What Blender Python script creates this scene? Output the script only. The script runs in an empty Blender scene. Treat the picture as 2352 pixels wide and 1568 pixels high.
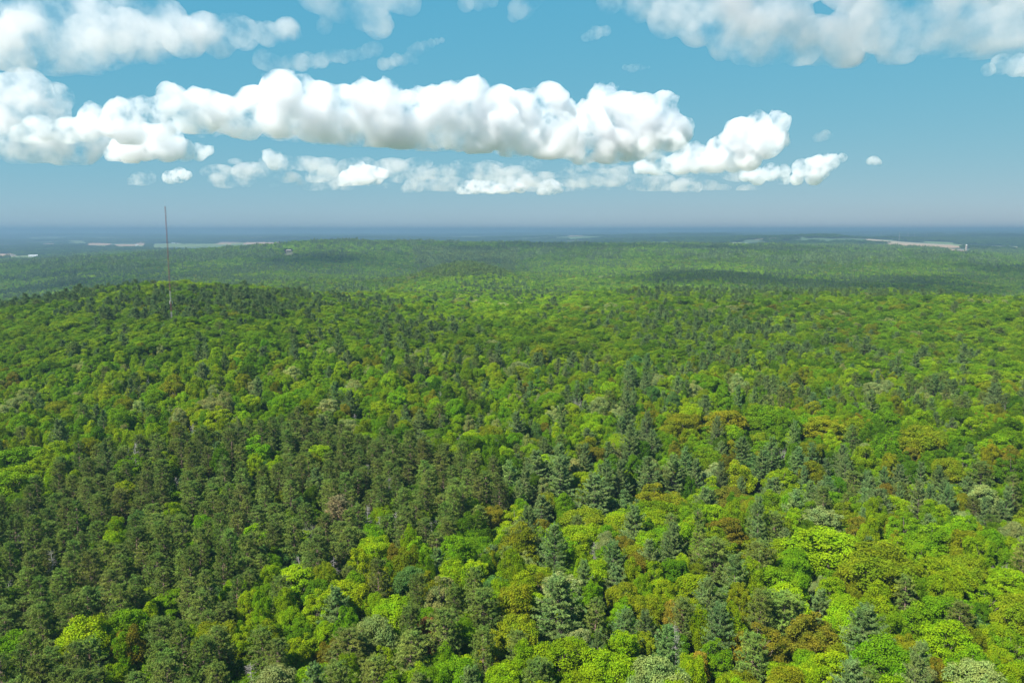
import bpy, bmesh, math, random
import numpy as np
from mathutils import Vector, Matrix, noise as mnoise

# ------------------------------------------------------------------ camera, sky, sun, exposure
SC = bpy.context.scene
COL = SC.collection
R = math.radians
PITCH = 7.95
CAM_Z = 92.0
FPX = 1990.0 / 1.08844           # focal length in the 2352-pixel-wide measuring frame
CX, CY = 1176.0, 784.0
cam_d = bpy.data.cameras.new('camera')
cam_d.sensor_width = 36.0
cam_d.lens = 36.0 * 1990.0 / 2560.0
cam_d.clip_start = 0.5
cam_d.clip_end = 200000.0
cam = bpy.data.objects.new('camera', cam_d)
COL.objects.link(cam)
cam.location = (0, 0, CAM_Z)
cam.rotation_euler = (R(90 - PITCH), R(0.0), 0)
SC.camera = cam

SUN_EL, SUN_AZ = 50.0, -132.0     # azimuth clockwise from the viewing direction (+Y); negative = left
world = bpy.data.worlds.new('World')
SC.world = world
world.use_nodes = True
wn = world.node_tree
wn.nodes.clear()
sky = wn.nodes.new('ShaderNodeTexSky')
sky.sky_type = 'NISHITA'
sky.sun_disc = False
sky.sun_elevation = R(SUN_EL)
sky.sun_rotation = R(SUN_AZ)
sky.altitude = 300.0
sky.air_density = 0.7
sky.dust_density = 0.0
sky.ozone_density = 3.0
# the photograph's tone curve on the sky: red follows the air, green and blue stay nearly even
def wnode(t): return wn.nodes.new(t)
sepc = wnode('ShaderNodeSeparateColor'); comb = wnode('ShaderNodeCombineColor')
wn.links.new(sky.outputs[0], sepc.inputs[0])
SKY_STR = 0.1
for ch, (gain, power) in enumerate(((0.238, 0.76), (0.236, 0.215), (0.252, 0.04))):
    p0 = wnode('ShaderNodeMath'); p0.operation = 'MULTIPLY'; p0.inputs[1].default_value = 0.085
    p1 = wnode('ShaderNodeMath'); p1.operation = 'POWER'; p1.inputs[1].default_value = power
    p2 = wnode('ShaderNodeMath'); p2.operation = 'MULTIPLY'; p2.inputs[1].default_value = gain / SKY_STR
    wn.links.new(sepc.outputs[ch], p0.inputs[0]); wn.links.new(p0.outputs[0], p1.inputs[0])
    wn.links.new(p1.outputs[0], p2.inputs[0]); wn.links.new(p2.outputs[0], comb.inputs[ch])
bgn = wnode('ShaderNodeBackground')
bgn.inputs['Strength'].default_value = SKY_STR
wo = wnode('ShaderNodeOutputWorld')
wn.links.new(comb.outputs[0], bgn.inputs[0])
wn.links.new(bgn.outputs[0], wo.inputs[0])

sun_d = bpy.data.lights.new('sun', 'SUN')
sun_d.energy = 5.0
sun_d.angle = R(0.53)
sun_d.color = (1.0, 0.97, 0.90)
sun = bpy.data.objects.new('sun', sun_d)
COL.objects.link(sun)
sdir = Vector((math.sin(R(SUN_AZ)) * math.cos(R(SUN_EL)), math.cos(R(SUN_AZ)) * math.cos(R(SUN_EL)), math.sin(R(SUN_EL))))
sun.rotation_euler = (-sdir).to_track_quat('-Z', 'Y').to_euler()
sun.location = (-300, -100, 600)

SC.view_settings.view_transform = 'Standard'
SC.view_settings.look = 'None'
SC.view_settings.gamma = 1.0
SC.view_settings.exposure = 1.38
SC.render.engine = 'CYCLES'
cy = SC.cycles
cy.max_bounces = 14
cy.diffuse_bounces = 3
cy.glossy_bounces = 1
cy.transmission_bounces = 3
cy.volume_bounces = 9
cy.transparent_max_bounces = 8
cy.use_denoising = True
cy.caustics_reflective = False
cy.caustics_refractive = False

rng = np.random.default_rng(7)
random.seed(7)

# ------------------------------------------------------------------ helpers
def link(o, parent=None):
    COL.objects.link(o)
    if parent is not None:
        o.parent = parent
    return o

def tag(o, label=None, cat=None, group=None, kind=None):
    if label: o['label'] = label
    if cat: o['category'] = cat
    if group: o['group'] = group
    if kind: o['kind'] = kind
    return o

def mesh_from(name, V, loops, starts, attrs=None, mats=(), mat_idx=None, smooth=False):
    """V (n,3); loops flat vertex index array; starts = loop start per face"""
    me = bpy.data.meshes.new(name)
    V = np.asarray(V, np.float32)
    loops = np.asarray(loops, np.int32)
    starts = np.asarray(starts, np.int32)
    me.vertices.add(len(V))
    me.vertices.foreach_set('co', V.ravel())
    me.loops.add(len(loops))
    me.loops.foreach_set('vertex_index', loops)
    me.polygons.add(len(starts))
    me.polygons.foreach_set('loop_start', starts)
    if mat_idx is not None:
        me.polygons.foreach_set('material_index', np.asarray(mat_idx, np.int32))
    me.polygons.foreach_set('use_smooth', np.full(len(starts), smooth, bool))
    for k, a in (attrs or {}).items():
        at = me.attributes.new(k, 'FLOAT', 'FACE')
        at.data.foreach_set('value', np.asarray(a, np.float32))
    for m in mats:
        me.materials.append(m)
    me.update(calc_edges=True)
    return me

class MB:
    """collects quads / tris / tubes with a per-face shade value"""
    def __init__(s):
        s.V, s.L, s.S, s.A, s.M = [], [], [], [], []
        s.nv = 0; s.nl = 0
    def quads(s, P4, shade, mat=0):           # P4 (n,4,3)
        n = len(P4)
        if n == 0: return
        s.V.append(P4.reshape(-1, 3))
        s.L.append(np.arange(n * 4) + s.nv)
        s.S.append(np.arange(n) * 4 + s.nl)
        s.A.append(np.broadcast_to(np.asarray(shade, np.float32), (n,)).copy())
        s.M.append(np.full(n, mat))
        s.nv += n * 4; s.nl += n * 4
    def poly(s, V, F, shade=1.0, mat=0):
        V = np.asarray(V, float); k = 0
        s.V.append(V)
        L = []; S = []
        for f in F:
            S.append(s.nl + len(L)); L += [i + s.nv for i in f]; k += 1
        s.L.append(np.array(L)); s.S.append(np.array(S))
        s.A.append(np.full(k, shade, np.float32)); s.M.append(np.full(k, mat))
        s.nv += len(V); s.nl += len(L)
    def tube(s, pts, rad, n=6, shade=1.0, mat=0):
        pts = [Vector(p) for p in pts]
        V = []; F = []
        for i, p in enumerate(pts):
            d = (pts[min(i + 1, len(pts) - 1)] - pts[max(i - 1, 0)])
            d = d.normalized() if d.length > 1e-6 else Vector((0, 0, 1))
            a = d.cross(Vector((0.31, 0.93, 0.17))).normalized(); b = d.cross(a)
            r = rad[i] if hasattr(rad, '__len__') else rad
            for k in range(n):
                t = 2 * math.pi * k / n
                V.append(p + (a * math.cos(t) + b * math.sin(t)) * r)
        for i in range(len(pts) - 1):
            for k in range(n):
                k2 = (k + 1) % n
                F.append((i * n + k, i * n + k2, (i + 1) * n + k2, (i + 1) * n + k))
        F.append(tuple(reversed(range(n))))
        F.append(tuple((len(pts) - 1) * n + k for k in range(n)))
        s.poly([tuple(v) for v in V], F, shade, mat)
    def box(s, c, size, shade=1.0, mat=0, rz=0.0):
        c = np.array(c, float); h = np.array(size, float) / 2
        P = np.array([[x, y, z] for x in (-1, 1) for y in (-1, 1) for z in (-1, 1)], float) * h
        cs, sn = math.cos(rz), math.sin(rz)
        P = np.stack([P[:, 0] * cs - P[:, 1] * sn, P[:, 0] * sn + P[:, 1] * cs, P[:, 2]], 1) + c
        s.poly(P, [(0, 1, 3, 2), (4, 6, 7, 5), (0, 4, 5, 1), (2, 3, 7, 6), (0, 2, 6, 4), (1, 5, 7, 3)], shade, mat)
    def mesh(s, name, mats, smooth=False):
        return mesh_from(name, np.concatenate(s.V), np.concatenate(s.L), np.concatenate(s.S),
                         {'shade': np.concatenate(s.A)}, mats, np.concatenate(s.M), smooth)

def hash2(ix, iy, seed):
    h = (ix.astype(np.int64) * 374761393 + iy.astype(np.int64) * 668265263 + seed * 974711) & 0x7fffffff
    h = ((h ^ (h >> 13)) * 1274126177) & 0x7fffffff
    h = h ^ (h >> 16)
    return (h & 0xffff) / 65535.0

def vnoise(x, y, seed=0):
    x = np.asarray(x, float); y = np.asarray(y, float)
    ix = np.floor(x); iy = np.floor(y)
    fx = x - ix; fy = y - iy
    fx = fx * fx * (3 - 2 * fx); fy = fy * fy * (3 - 2 * fy)
    a = hash2(ix, iy, seed); b = hash2(ix + 1, iy, seed); c = hash2(ix, iy + 1, seed); d = hash2(ix + 1, iy + 1, seed)
    return (a * (1 - fx) + b * fx) * (1 - fy) + (c * (1 - fx) + d * fx) * fy

def fbm(x, y, seed=0, oct=3):
    t = 0; amp = 0.5; n = 0
    for i in range(oct):
        t = t + amp * vnoise(x * 2 ** i, y * 2 ** i, seed + i * 17); n += amp; amp *= 0.5
    return t / n

CP, SP = math.cos(R(PITCH)), math.sin(R(PITCH))
def ray(px, py):
    """pixel of the 2352-wide frame -> unit direction"""
    u = (px - CX) / FPX; v = -(py - CY) / FPX
    d = np.array([u, CP + v * SP, v * CP - SP])
    return d / np.linalg.norm(d)

def pix(x, y, z):
    z = z - CAM_Z
    f = y * CP - z * SP
    u = x / f; v = (y * SP + z * CP) / f
    return CX + u * FPX, CY - v * FPX, f

def in_poly(px, py, poly):
    px = np.asarray(px, float); py = np.asarray(py, float)
    inside = np.zeros(px.shape, bool)
    n = len(poly)
    for i in range(n):
        x0, y0 = poly[i]; x1, y1 = poly[(i + 1) % n]
        if y0 == y1: continue
        c = ((y0 > py) != (y1 > py)) & (px < (x1 - x0) * (py - y0) / (y1 - y0) + x0)
        inside ^= c
    return inside

# ------------------------------------------------------------------ materials
def new_mat(name):
    m = bpy.data.materials.new(name); m.use_nodes = True
    nt = m.node_tree; nt.nodes.clear()
    return m, nt, nt.nodes.new, nt.links.new

def plain_mat(name, col, rough=0.8, noise_scale=None, amount=0.25, metallic=0.0):
    m, nt, N, K = new_mat(name)
    out = N('ShaderNodeOutputMaterial'); b = N('ShaderNodeBsdfPrincipled')
    b.inputs['Roughness'].default_value = rough; b.inputs['Metallic'].default_value = metallic
    if noise_scale:
        tc = N('ShaderNodeNewGeometry'); nz = N('ShaderNodeTexNoise'); nz.inputs['Scale'].default_value = noise_scale
        nz.inputs['Detail'].default_value = 6
        mx = N('ShaderNodeMix'); mx.data_type = 'RGBA'
        mx.inputs[6].default_value = (*[c * (1 - amount) for c in col], 1)
        mx.inputs[7].default_value = (*[min(1, c * (1 + amount)) for c in col], 1)
        K(tc.outputs['Position'], nz.inputs['Vector']); K(nz.outputs['Fac'], mx.inputs[0]); K(mx.outputs[2], b.inputs['Base Color'])
    else:
        b.inputs['Base Color'].default_value = (*col, 1)
    K(b.outputs[0], out.inputs[0])
    return m

def leaf_mat(name, transl=0.3, spec=0.03, rough=0.55, warm=(1.25, 1.1, 0.55)):
    """leaf colour = tint of the tree (custom property / instance attribute) x shade of the leaf"""
    m, nt, N, K = new_mat(name)
    out = N('ShaderNodeOutputMaterial')
    ti = N('ShaderNodeAttribute'); ti.attribute_type = 'INSTANCER'; ti.attribute_name = 'tint'
    sh = N('ShaderNodeAttribute'); sh.attribute_type = 'GEOMETRY'; sh.attribute_name = 'shade'
    mul = N('ShaderNodeVectorMath'); mul.operation = 'SCALE'
    tcn = N('ShaderNodeTexCoord'); nz = N('ShaderNodeTexNoise'); nz.inputs['Scale'].default_value = 0.33; nz.inputs['Detail'].default_value = 1.5
    K(tcn.outputs['Object'], nz.inputs['Vector'])
    hm = N('ShaderNodeMix'); hm.data_type = 'RGBA'; hm.inputs[6].default_value = (0.80, 0.96, 1.0, 1); hm.inputs[7].default_value = (1.13, 1.05, 1.0, 1)
    hr = N('ShaderNodeMapRange'); hr.inputs[1].default_value = 0.36; hr.inputs[2].default_value = 0.64
    K(nz.outputs['Fac'], hr.inputs[0]); K(hr.outputs[0], hm.inputs[0])
    tm = N('ShaderNodeVectorMath'); tm.operation = 'MULTIPLY'
    K(ti.outputs['Vector'], tm.inputs[0]); K(hm.outputs[2], tm.inputs[1])
    K(tm.outputs[0], mul.inputs[0]); K(sh.outputs['Fac'], mul.inputs['Scale'])
    b = N('ShaderNodeBsdfPrincipled')
    b.inputs['Roughness'].default_value = rough
    b.inputs['Specular IOR Level'].default_value = spec
    tr = N('ShaderNodeBsdfTranslucent')
    wm = N('ShaderNodeVectorMath'); wm.operation = 'MULTIPLY'; wm.inputs[1].default_value = warm
    K(mul.outputs[0], wm.inputs[0]); K(wm.outputs[0], tr.inputs['Color'])
    K(mul.outputs[0], b.inputs['Base Color'])
    mx = N('ShaderNodeMixShader'); mx.inputs[0].default_value = transl
    K(b.outputs[0], mx.inputs[1]); K(tr.outputs[0], mx.inputs[2]); K(mx.outputs[0], out.inputs[0])
    return m

M_LEAF = leaf_mat('broadleaf_foliage', 0.33)
M_NEEDLE = leaf_mat('pine_needles', 0.10, 0.03, 0.6, (1.1, 1.05, 0.7))
M_BARK = plain_mat('bark', (0.11, 0.085, 0.065), 0.9, 3.0, 0.4)
M_REDBARK = plain_mat('red_pine_bark', (0.19, 0.125, 0.09), 0.9, 3.0, 0.35)
M_DEAD = plain_mat('weathered_wood', (0.23, 0.21, 0.19), 0.85, 2.0, 0.25)

# ------------------------------------------------------------------ terrain
CANOPY = 17.0
RAD = [0, 100, 180, 280, 400, 550, 700, 900, 1150, 1500, 2000, 2500, 3000, 3600, 4500, 6000, 9000, 14000, 22000, 45000]
# per column (pixel x): top of the tree canopy; negative = metres below the camera, positive = pixel row it reaches
PROF = {
    0:    [-70, -70, -70, -68, -63, -57, 703, -75, -105, 720, 680, 640, 606, -128, 590, 577, 561, 545, 535.5, 531],
    200:  [-70, -70, -69, -66, -59, -50, 666, -74, -110, 694, 650, 616, 590, -122, 579, 570, 556, 543, 535, 531],
    390:  [-70, -70, -69, -65, -54, -45, 639, -72, -112, 656, 626, 598, 577, -112, 573, 567, 553, 542, 535, 531],
    600:  [-70, -70, -69, -65, -56, -49, 654, -74, -105, 655, 618, 585, 562, -98, -120, 560, 549, 541, 535, 531],
    800:  [-70, -70, -69, -66, -60, -55, 683, 668, -84, 652, 626, 584, 545, -78, -115, -110, 546, 540, 535, 530],
    930:  [-70, -70, -69, -66, -62, -58, 687, 671, -82, 644, 630, 592, 547, -78, -115, -110, 547, 540, 535, 530],
    1070: [-70, -70, -70, -67, -63, -60, 689, 673, 650, 572, -135, 606, 551, -80, -115, -110, 547, 541, 534, 530],
    1230: [-70, -70, -71, -68, -64, -61, 690, 674, -84, 640, 624, 592, 555, -82, -115, -110, 546, 540, 534, 530],
    1430: [-70, -71, -73, -70, -65, -61, 683, 664, -90, 638, 608, 582, 563, 557, -118, 549, 541, 539, 533, 530],
    1650: [-70, -71, -74, -71, -66, -62, 686, 667, -88, 636, 608, 584, 566, 559, -115, 547, 538.5, 536, 532, 530],
    1900: [-70, -71, -74, -71, -66, -63, 688, 660, -108, 655, 618, 590, 572, 566, 562, 534.5, -98, 534, 531, 529],
    2150: [-70, -71, -74, -71, -67, -64, 690, 667, -106, 662, 628, 604, 587, 578, 569, 556, 537, 535, 529.5, 528],
    2352: [-70, -71, -73, -71, -67, -65, 695, 676, -100, 674, 648, 617, 599, 588, 577, 561, 540, 538, 526.5, 526.5],
}
cols = sorted(PROF)
col_az = np.array([math.degrees(math.atan2(ray(x, 600)[0], ray(x, 600)[1])) for x in cols])
T = np.zeros((len(cols), len(RAD)))
for i, x in enumerate(cols):
    for j, v in enumerate(PROF[x]):
        if v > 0:
            d = ray(x, v); T[i, j] = d[2] / math.hypot(d[0], d[1]) * RAD[j]
        else:
            T[i, j] = v
AZ_N = 261; AZ_LO, AZ_HI = -65.0, 65.0
LR_N = 420
def lr(r): return np.log1p(np.asarray(r, float) / 150.0)
LR_HI = lr(45000.0)
fine_az = np.linspace(AZ_LO, AZ_HI, AZ_N); fine_lr = np.linspace(0, LR_HI, LR_N)
rows = np.stack([np.interp(fine_lr, lr(RAD), T[i]) for i in range(len(cols))])
G = np.stack([np.interp(fine_az, col_az, rows[:, j]) for j in range(LR_N)], 1)
def blur(A, s, ax):
    k = np.exp(-0.5 * (np.arange(-3 * s, 3 * s + 1) / s) ** 2); k /= k.sum()
    pad = [(0, 0), (0, 0)]; pad[ax] = (3 * s, 3 * s)
    P = np.pad(A, pad, mode='edge')
    return np.apply_along_axis(lambda v: np.convolve(v, k, 'valid'), ax, P)
G = blur(blur(G, 3, 0), 3, 1)

# a small ravine and the rise behind it, on the right of the near slope
def pix_flat(px, py, z):
    d = ray(px, py); t = (z - CAM_Z) / d[2]
    return np.array([d[0] * t, d[1] * t])
RAV = [pix_flat(x, y, 12.0) for x, y in ((1180, 1215), (1420, 1150), (1700, 1105), (2000, 1115), (2250, 1160), (2500, 1200))]
def seg_dist(x, y, pts):
    best = np.full(np.shape(x), 1e9)
    for a, b in zip(pts[:-1], pts[1:]):
        d = b - a; L = d @ d
        t = np.clip(((x - a[0]) * d[0] + (y - a[1]) * d[1]) / L, 0, 1)
        best = np.minimum(best, np.hypot(x - a[0] - t * d[0], y - a[1] - t * d[1]))
    return best

def ground(x, y):
    x = np.asarray(x, float); y = np.asarray(y, float)
    r = np.hypot(x, y); az = np.degrees(np.arctan2(x, y))
    a = np.clip((np.clip(az, AZ_LO, AZ_HI) - AZ_LO) / (AZ_HI - AZ_LO) * (AZ_N - 1), 0, AZ_N - 1.001)
    l = np.clip(lr(r) / LR_HI * (LR_N - 1), 0, LR_N - 1.001)
    ia = a.astype(int); il = l.astype(int); fa = a - ia; fl = l - il
    h = (G[ia, il] * (1 - fa) + G[ia + 1, il] * fa) * (1 - fl) + (G[ia, il + 1] * (1 - fa) + G[ia + 1, il + 1] * fa) * fl
    side = np.clip((np.abs(az) - 45) / 45, 0, 1); side = side * side * (3 - 2 * side)
    h = h * (1 - side) + side * (-70 - 25 * np.clip(r / 3000, 0, 1))
    und = (fbm(x / 90, y / 90, 3) - 0.5) * 7 * np.clip(r / 150, 0, 1) + (fbm(x / 360, y / 360, 9) - 0.5) * 21 * np.clip((r - 300) / 900, 0, 1)
    und = und + (fbm(x / 2600, y / 1500, 19) - 0.5) * 56 * np.clip((r - 4000) / 5000, 0, 1) * np.clip((40000 - r) / 20000, 0.25, 1)
    h = h + und
    if np.min(r) < 700:
        dr = seg_dist(x, y, RAV)
        h = h - 7.5 * np.exp(-(dr / 22.0) ** 2)
    return CAM_Z + h - CANOPY

def on_ground(px, py, lift=0.0, rmax=44000.0):
    """first point where the pixel's ray comes down to `lift` metres above the ground"""
    d = ray(px, py)
    t = np.concatenate([np.arange(60, 1500, 4.0), np.geomspace(1500, rmax, 900)])
    P = d[None] * t[:, None]
    g = ground(P[:, 0], P[:, 1]) + lift - CAM_Z
    k = np.nonzero(P[:, 2] < g)[0]
    k = k[0] if len(k) else len(t) - 1
    return np.array([P[k, 0], P[k, 1], g[k] - lift + CAM_Z]), t[k]

az_l = np.concatenate([np.arange(-180, -52, 8.0), np.arange(-52, 52.01, 0.4), np.arange(56, 180, 8.0)])
rr = np.concatenate([[3.0], np.linspace(30, 600, 58), np.geomspace(612, 45000, 190)])
AA, RR = np.meshgrid(np.radians(az_l), rr, indexing='ij')
gx = RR * np.sin(AA); gy = RR * np.cos(AA); gz = ground(gx, gy)
nA, nR = AA.shape
V = np.stack([gx, gy, gz], 2).reshape(-1, 3)
ii, jj = np.meshgrid(np.arange(nA), np.arange(nR - 1), indexing='ij')
i2 = (ii + 1) % nA
Q = np.stack([ii * nR + jj, ii * nR + jj + 1, i2 * nR + jj + 1, i2 * nR + jj], 2).reshape(-1, 4)
V = np.concatenate([V, [[0, 0, float(ground(np.array([0.0]), np.array([0.1]))[0])]]])
cap = np.array([[i * nR, ((i + 1) % nA) * nR, len(V) - 1] for i in range(nA)])
loops = np.concatenate([Q.ravel(), cap.ravel()])
starts = np.concatenate([np.arange(len(Q)) * 4, len(Q) * 4 + np.arange(len(cap)) * 3])

m, nt, N, K = new_mat('forest_floor_and_countryside')
out = N('ShaderNodeOutputMaterial'); b = N('ShaderNodeBsdfPrincipled'); b.inputs['Roughness'].default_value = 0.95
geo = N('ShaderNodeNewGeometry')
n1 = N('ShaderNodeTexNoise'); n1.inputs['Scale'].default_value = 0.35; n1.inputs['Detail'].default_value = 5
r1 = N('ShaderNodeValToRGB')
r1.color_ramp.elements[0].position = 0.35; r1.color_ramp.elements[0].color = (0.035, 0.05, 0.012, 1)
r1.color_ramp.elements[1].position = 0.7; r1.color_ramp.elements[1].color = (0.07, 0.055, 0.03, 1)
K(geo.outputs['Position'], n1.inputs['Vector']); K(n1.outputs['Fac'], r1.inputs[0])
# far countryside: field parcels between woods
vo = N('ShaderNodeTexVoronoi'); vo.inputs['Scale'].default_value = 0.0022
K(geo.outputs['Position'], vo.inputs['Vector'])
r2 = N('ShaderNodeValToRGB'); r2.color_ramp.interpolation = 'CONSTANT'
els = r2.color_ramp.elements
els[0].position = 0.0; els[0].color = (0.05, 0.09, 0.025, 1)
els[1].position = 0.45; els[1].color = (0.10, 0.15, 0.04, 1)
for p, c in ((0.66, (0.045, 0.075, 0.025, 1)), (0.82, (0.16, 0.19, 0.06, 1)), (0.93, (0.30, 0.235, 0.15, 1))):
    e = els.new(p); e.color = c
sep = N('ShaderNodeSeparateColor'); K(vo.outputs['Color'], sep.inputs[0]); K(sep.outputs[0], r2.inputs[0])
ln = N('ShaderNodeVectorMath'); ln.operation = 'LENGTH'; K(geo.outputs['Position'], ln.inputs[0])
mr = N('ShaderNodeMapRange'); mr.inputs[1].default_value = 4300; mr.inputs[2].default_value = 5200
K(ln.outputs['Value'], mr.inputs[0])
mx = N('ShaderNodeMix'); mx.data_type = 'RGBA'
K(mr.outputs[0], mx.inputs[0]); K(r1.outputs[0], mx.inputs[6]); K(r2.outputs[0], mx.inputs[7])
K(mx.outputs[2], b.inputs['Base Color']); K(b.outputs[0], out.inputs[0])
M_GROUND = m
gme = mesh_from('ground', V, loops, starts, None, [M_GROUND], None, True)
g_o = link(bpy.data.objects.new('ground', gme)); tag(g_o, 'rolling wooded ground running out to the horizon', kind='structure')

# ------------------------------------------------------------------ haze: even pale air round the whole scene, clouds outside
HAZE = 0.00016
m, nt, N, K = new_mat('pale_air')
out = N('ShaderNodeOutputMaterial'); pv = N('ShaderNodeVolumePrincipled')
pv.inputs['Color'].default_value = (0.175, 0.285, 0.41, 1)
pv.inputs['Density'].default_value = HAZE
pv.inputs['Anisotropy'].default_value = 0.1
K(pv.outputs[0], out.inputs['Volume'])
zlo = float(gz.min()) - 3.0; zhi = CAM_Z + 45.0
mb = MB(); mb.box((0, 0, (zlo + zhi) / 2), (91000, 91000, zhi - zlo))
hz = link(bpy.data.objects.new('haze', mb.mesh('haze', [m])))
tag(hz, 'thin bluish summer haze lying over the whole forest', kind='stuff')

# ------------------------------------------------------------------ clouds: closed billowing bodies of scattering droplets
def cloud_mat(name, dens, g=0.25, col=(0.86, 0.845, 0.86), billow=None, step=0.1):
    m, nt, N, K = new_mat(name)
    out = N('ShaderNodeOutputMaterial'); v = N('ShaderNodeVolumePrincipled')
    v.inputs['Color'].default_value = (*col, 1)
    v.inputs['Density'].default_value = dens
    v.inputs['Anisotropy'].default_value = g
    if billow:                                 # droplet density clumps into billows of this size (metres)
        lo, hi, size, det = billow
        tc = N('ShaderNodeNewGeometry'); nz = N('ShaderNodeTexNoise'); nz.inputs['Scale'].default_value = 1.0 / size
        nz.inputs['Detail'].default_value = det; nz.inputs['Roughness'].default_value = 0.62
        mr_ = N('ShaderNodeMapRange'); mr_.interpolation_type = 'SMOOTHSTEP'
        mr_.inputs[1].default_value = lo; mr_.inputs[2].default_value = hi; mr_.inputs[3].default_value = 0.0; mr_.inputs[4].default_value = dens
        K(tc.outputs['Position'], nz.inputs['Vector']); K(nz.outputs['Fac'], mr_.inputs[0]); K(mr_.outputs[0], v.inputs['Density'])
        m.cycles.volume_step_rate = step
    K(v.outputs[0], out.inputs['Volume'])
    return m
M_CL_THICK = cloud_mat('cumulus_droplets', 0.0095, 0.50, (0.974, 0.967, 0.978), (0.40, 0.60, 460.0, 8.0), 0.06)
M_CL_MID = cloud_mat('ragged_cloud_droplets', 0.0095, 0.4, (0.95, 0.938, 0.952), (0.42, 0.64, 330.0, 8.0), 0.12)
M_CL_THIN = cloud_mat('thin_cloud_droplets', 0.0040, 0.4, (0.93, 0.905, 0.915), (0.40, 0.70, 420.0, 6.0), 0.14)
M_CL_VEIL = cloud_mat('veil_droplets', 0.0034, 0.4, (0.94, 0.905, 0.91), (0.42, 0.70, 600.0, 6.0), 0.14)
M_CL_SHEET = cloud_mat('sheet_cloud_droplets', 0.0070, 0.45, (0.905, 0.885, 0.90), (0.40, 0.72, 420.0, 8.0), 0.11)
M_CL_OVER = cloud_mat('overhead_cloud_droplets', 0.0042, 0.4, (0.93, 0.92, 0.93), (0.38, 0.68, 330.0, 5.0), 0.14)

def ico(sub):
    bm = bmesh.new(); bmesh.ops.create_icosphere(bm, subdivisions=sub, radius=1.0)
    bm.verts.ensure_lookup_table()
    V = np.array([v.co[:] for v in bm.verts]); F = np.array([[v.index for v in f.verts] for f in bm.faces]); bm.free()
    return V, F
ICO2 = ico(2); ICO1 = ico(1)
CLOUD_BASE = 1350.0
tex_big = bpy.data.textures.new('billow_large', 'CLOUDS'); tex_big.noise_basis = 'VORONOI_F1'; tex_big.noise_depth = 2
tex_small = bpy.data.textures.new('billow_small', 'CLOUDS'); tex_small.noise_basis = 'BLENDER_ORIGINAL'; tex_small.noise_depth = 4

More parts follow.
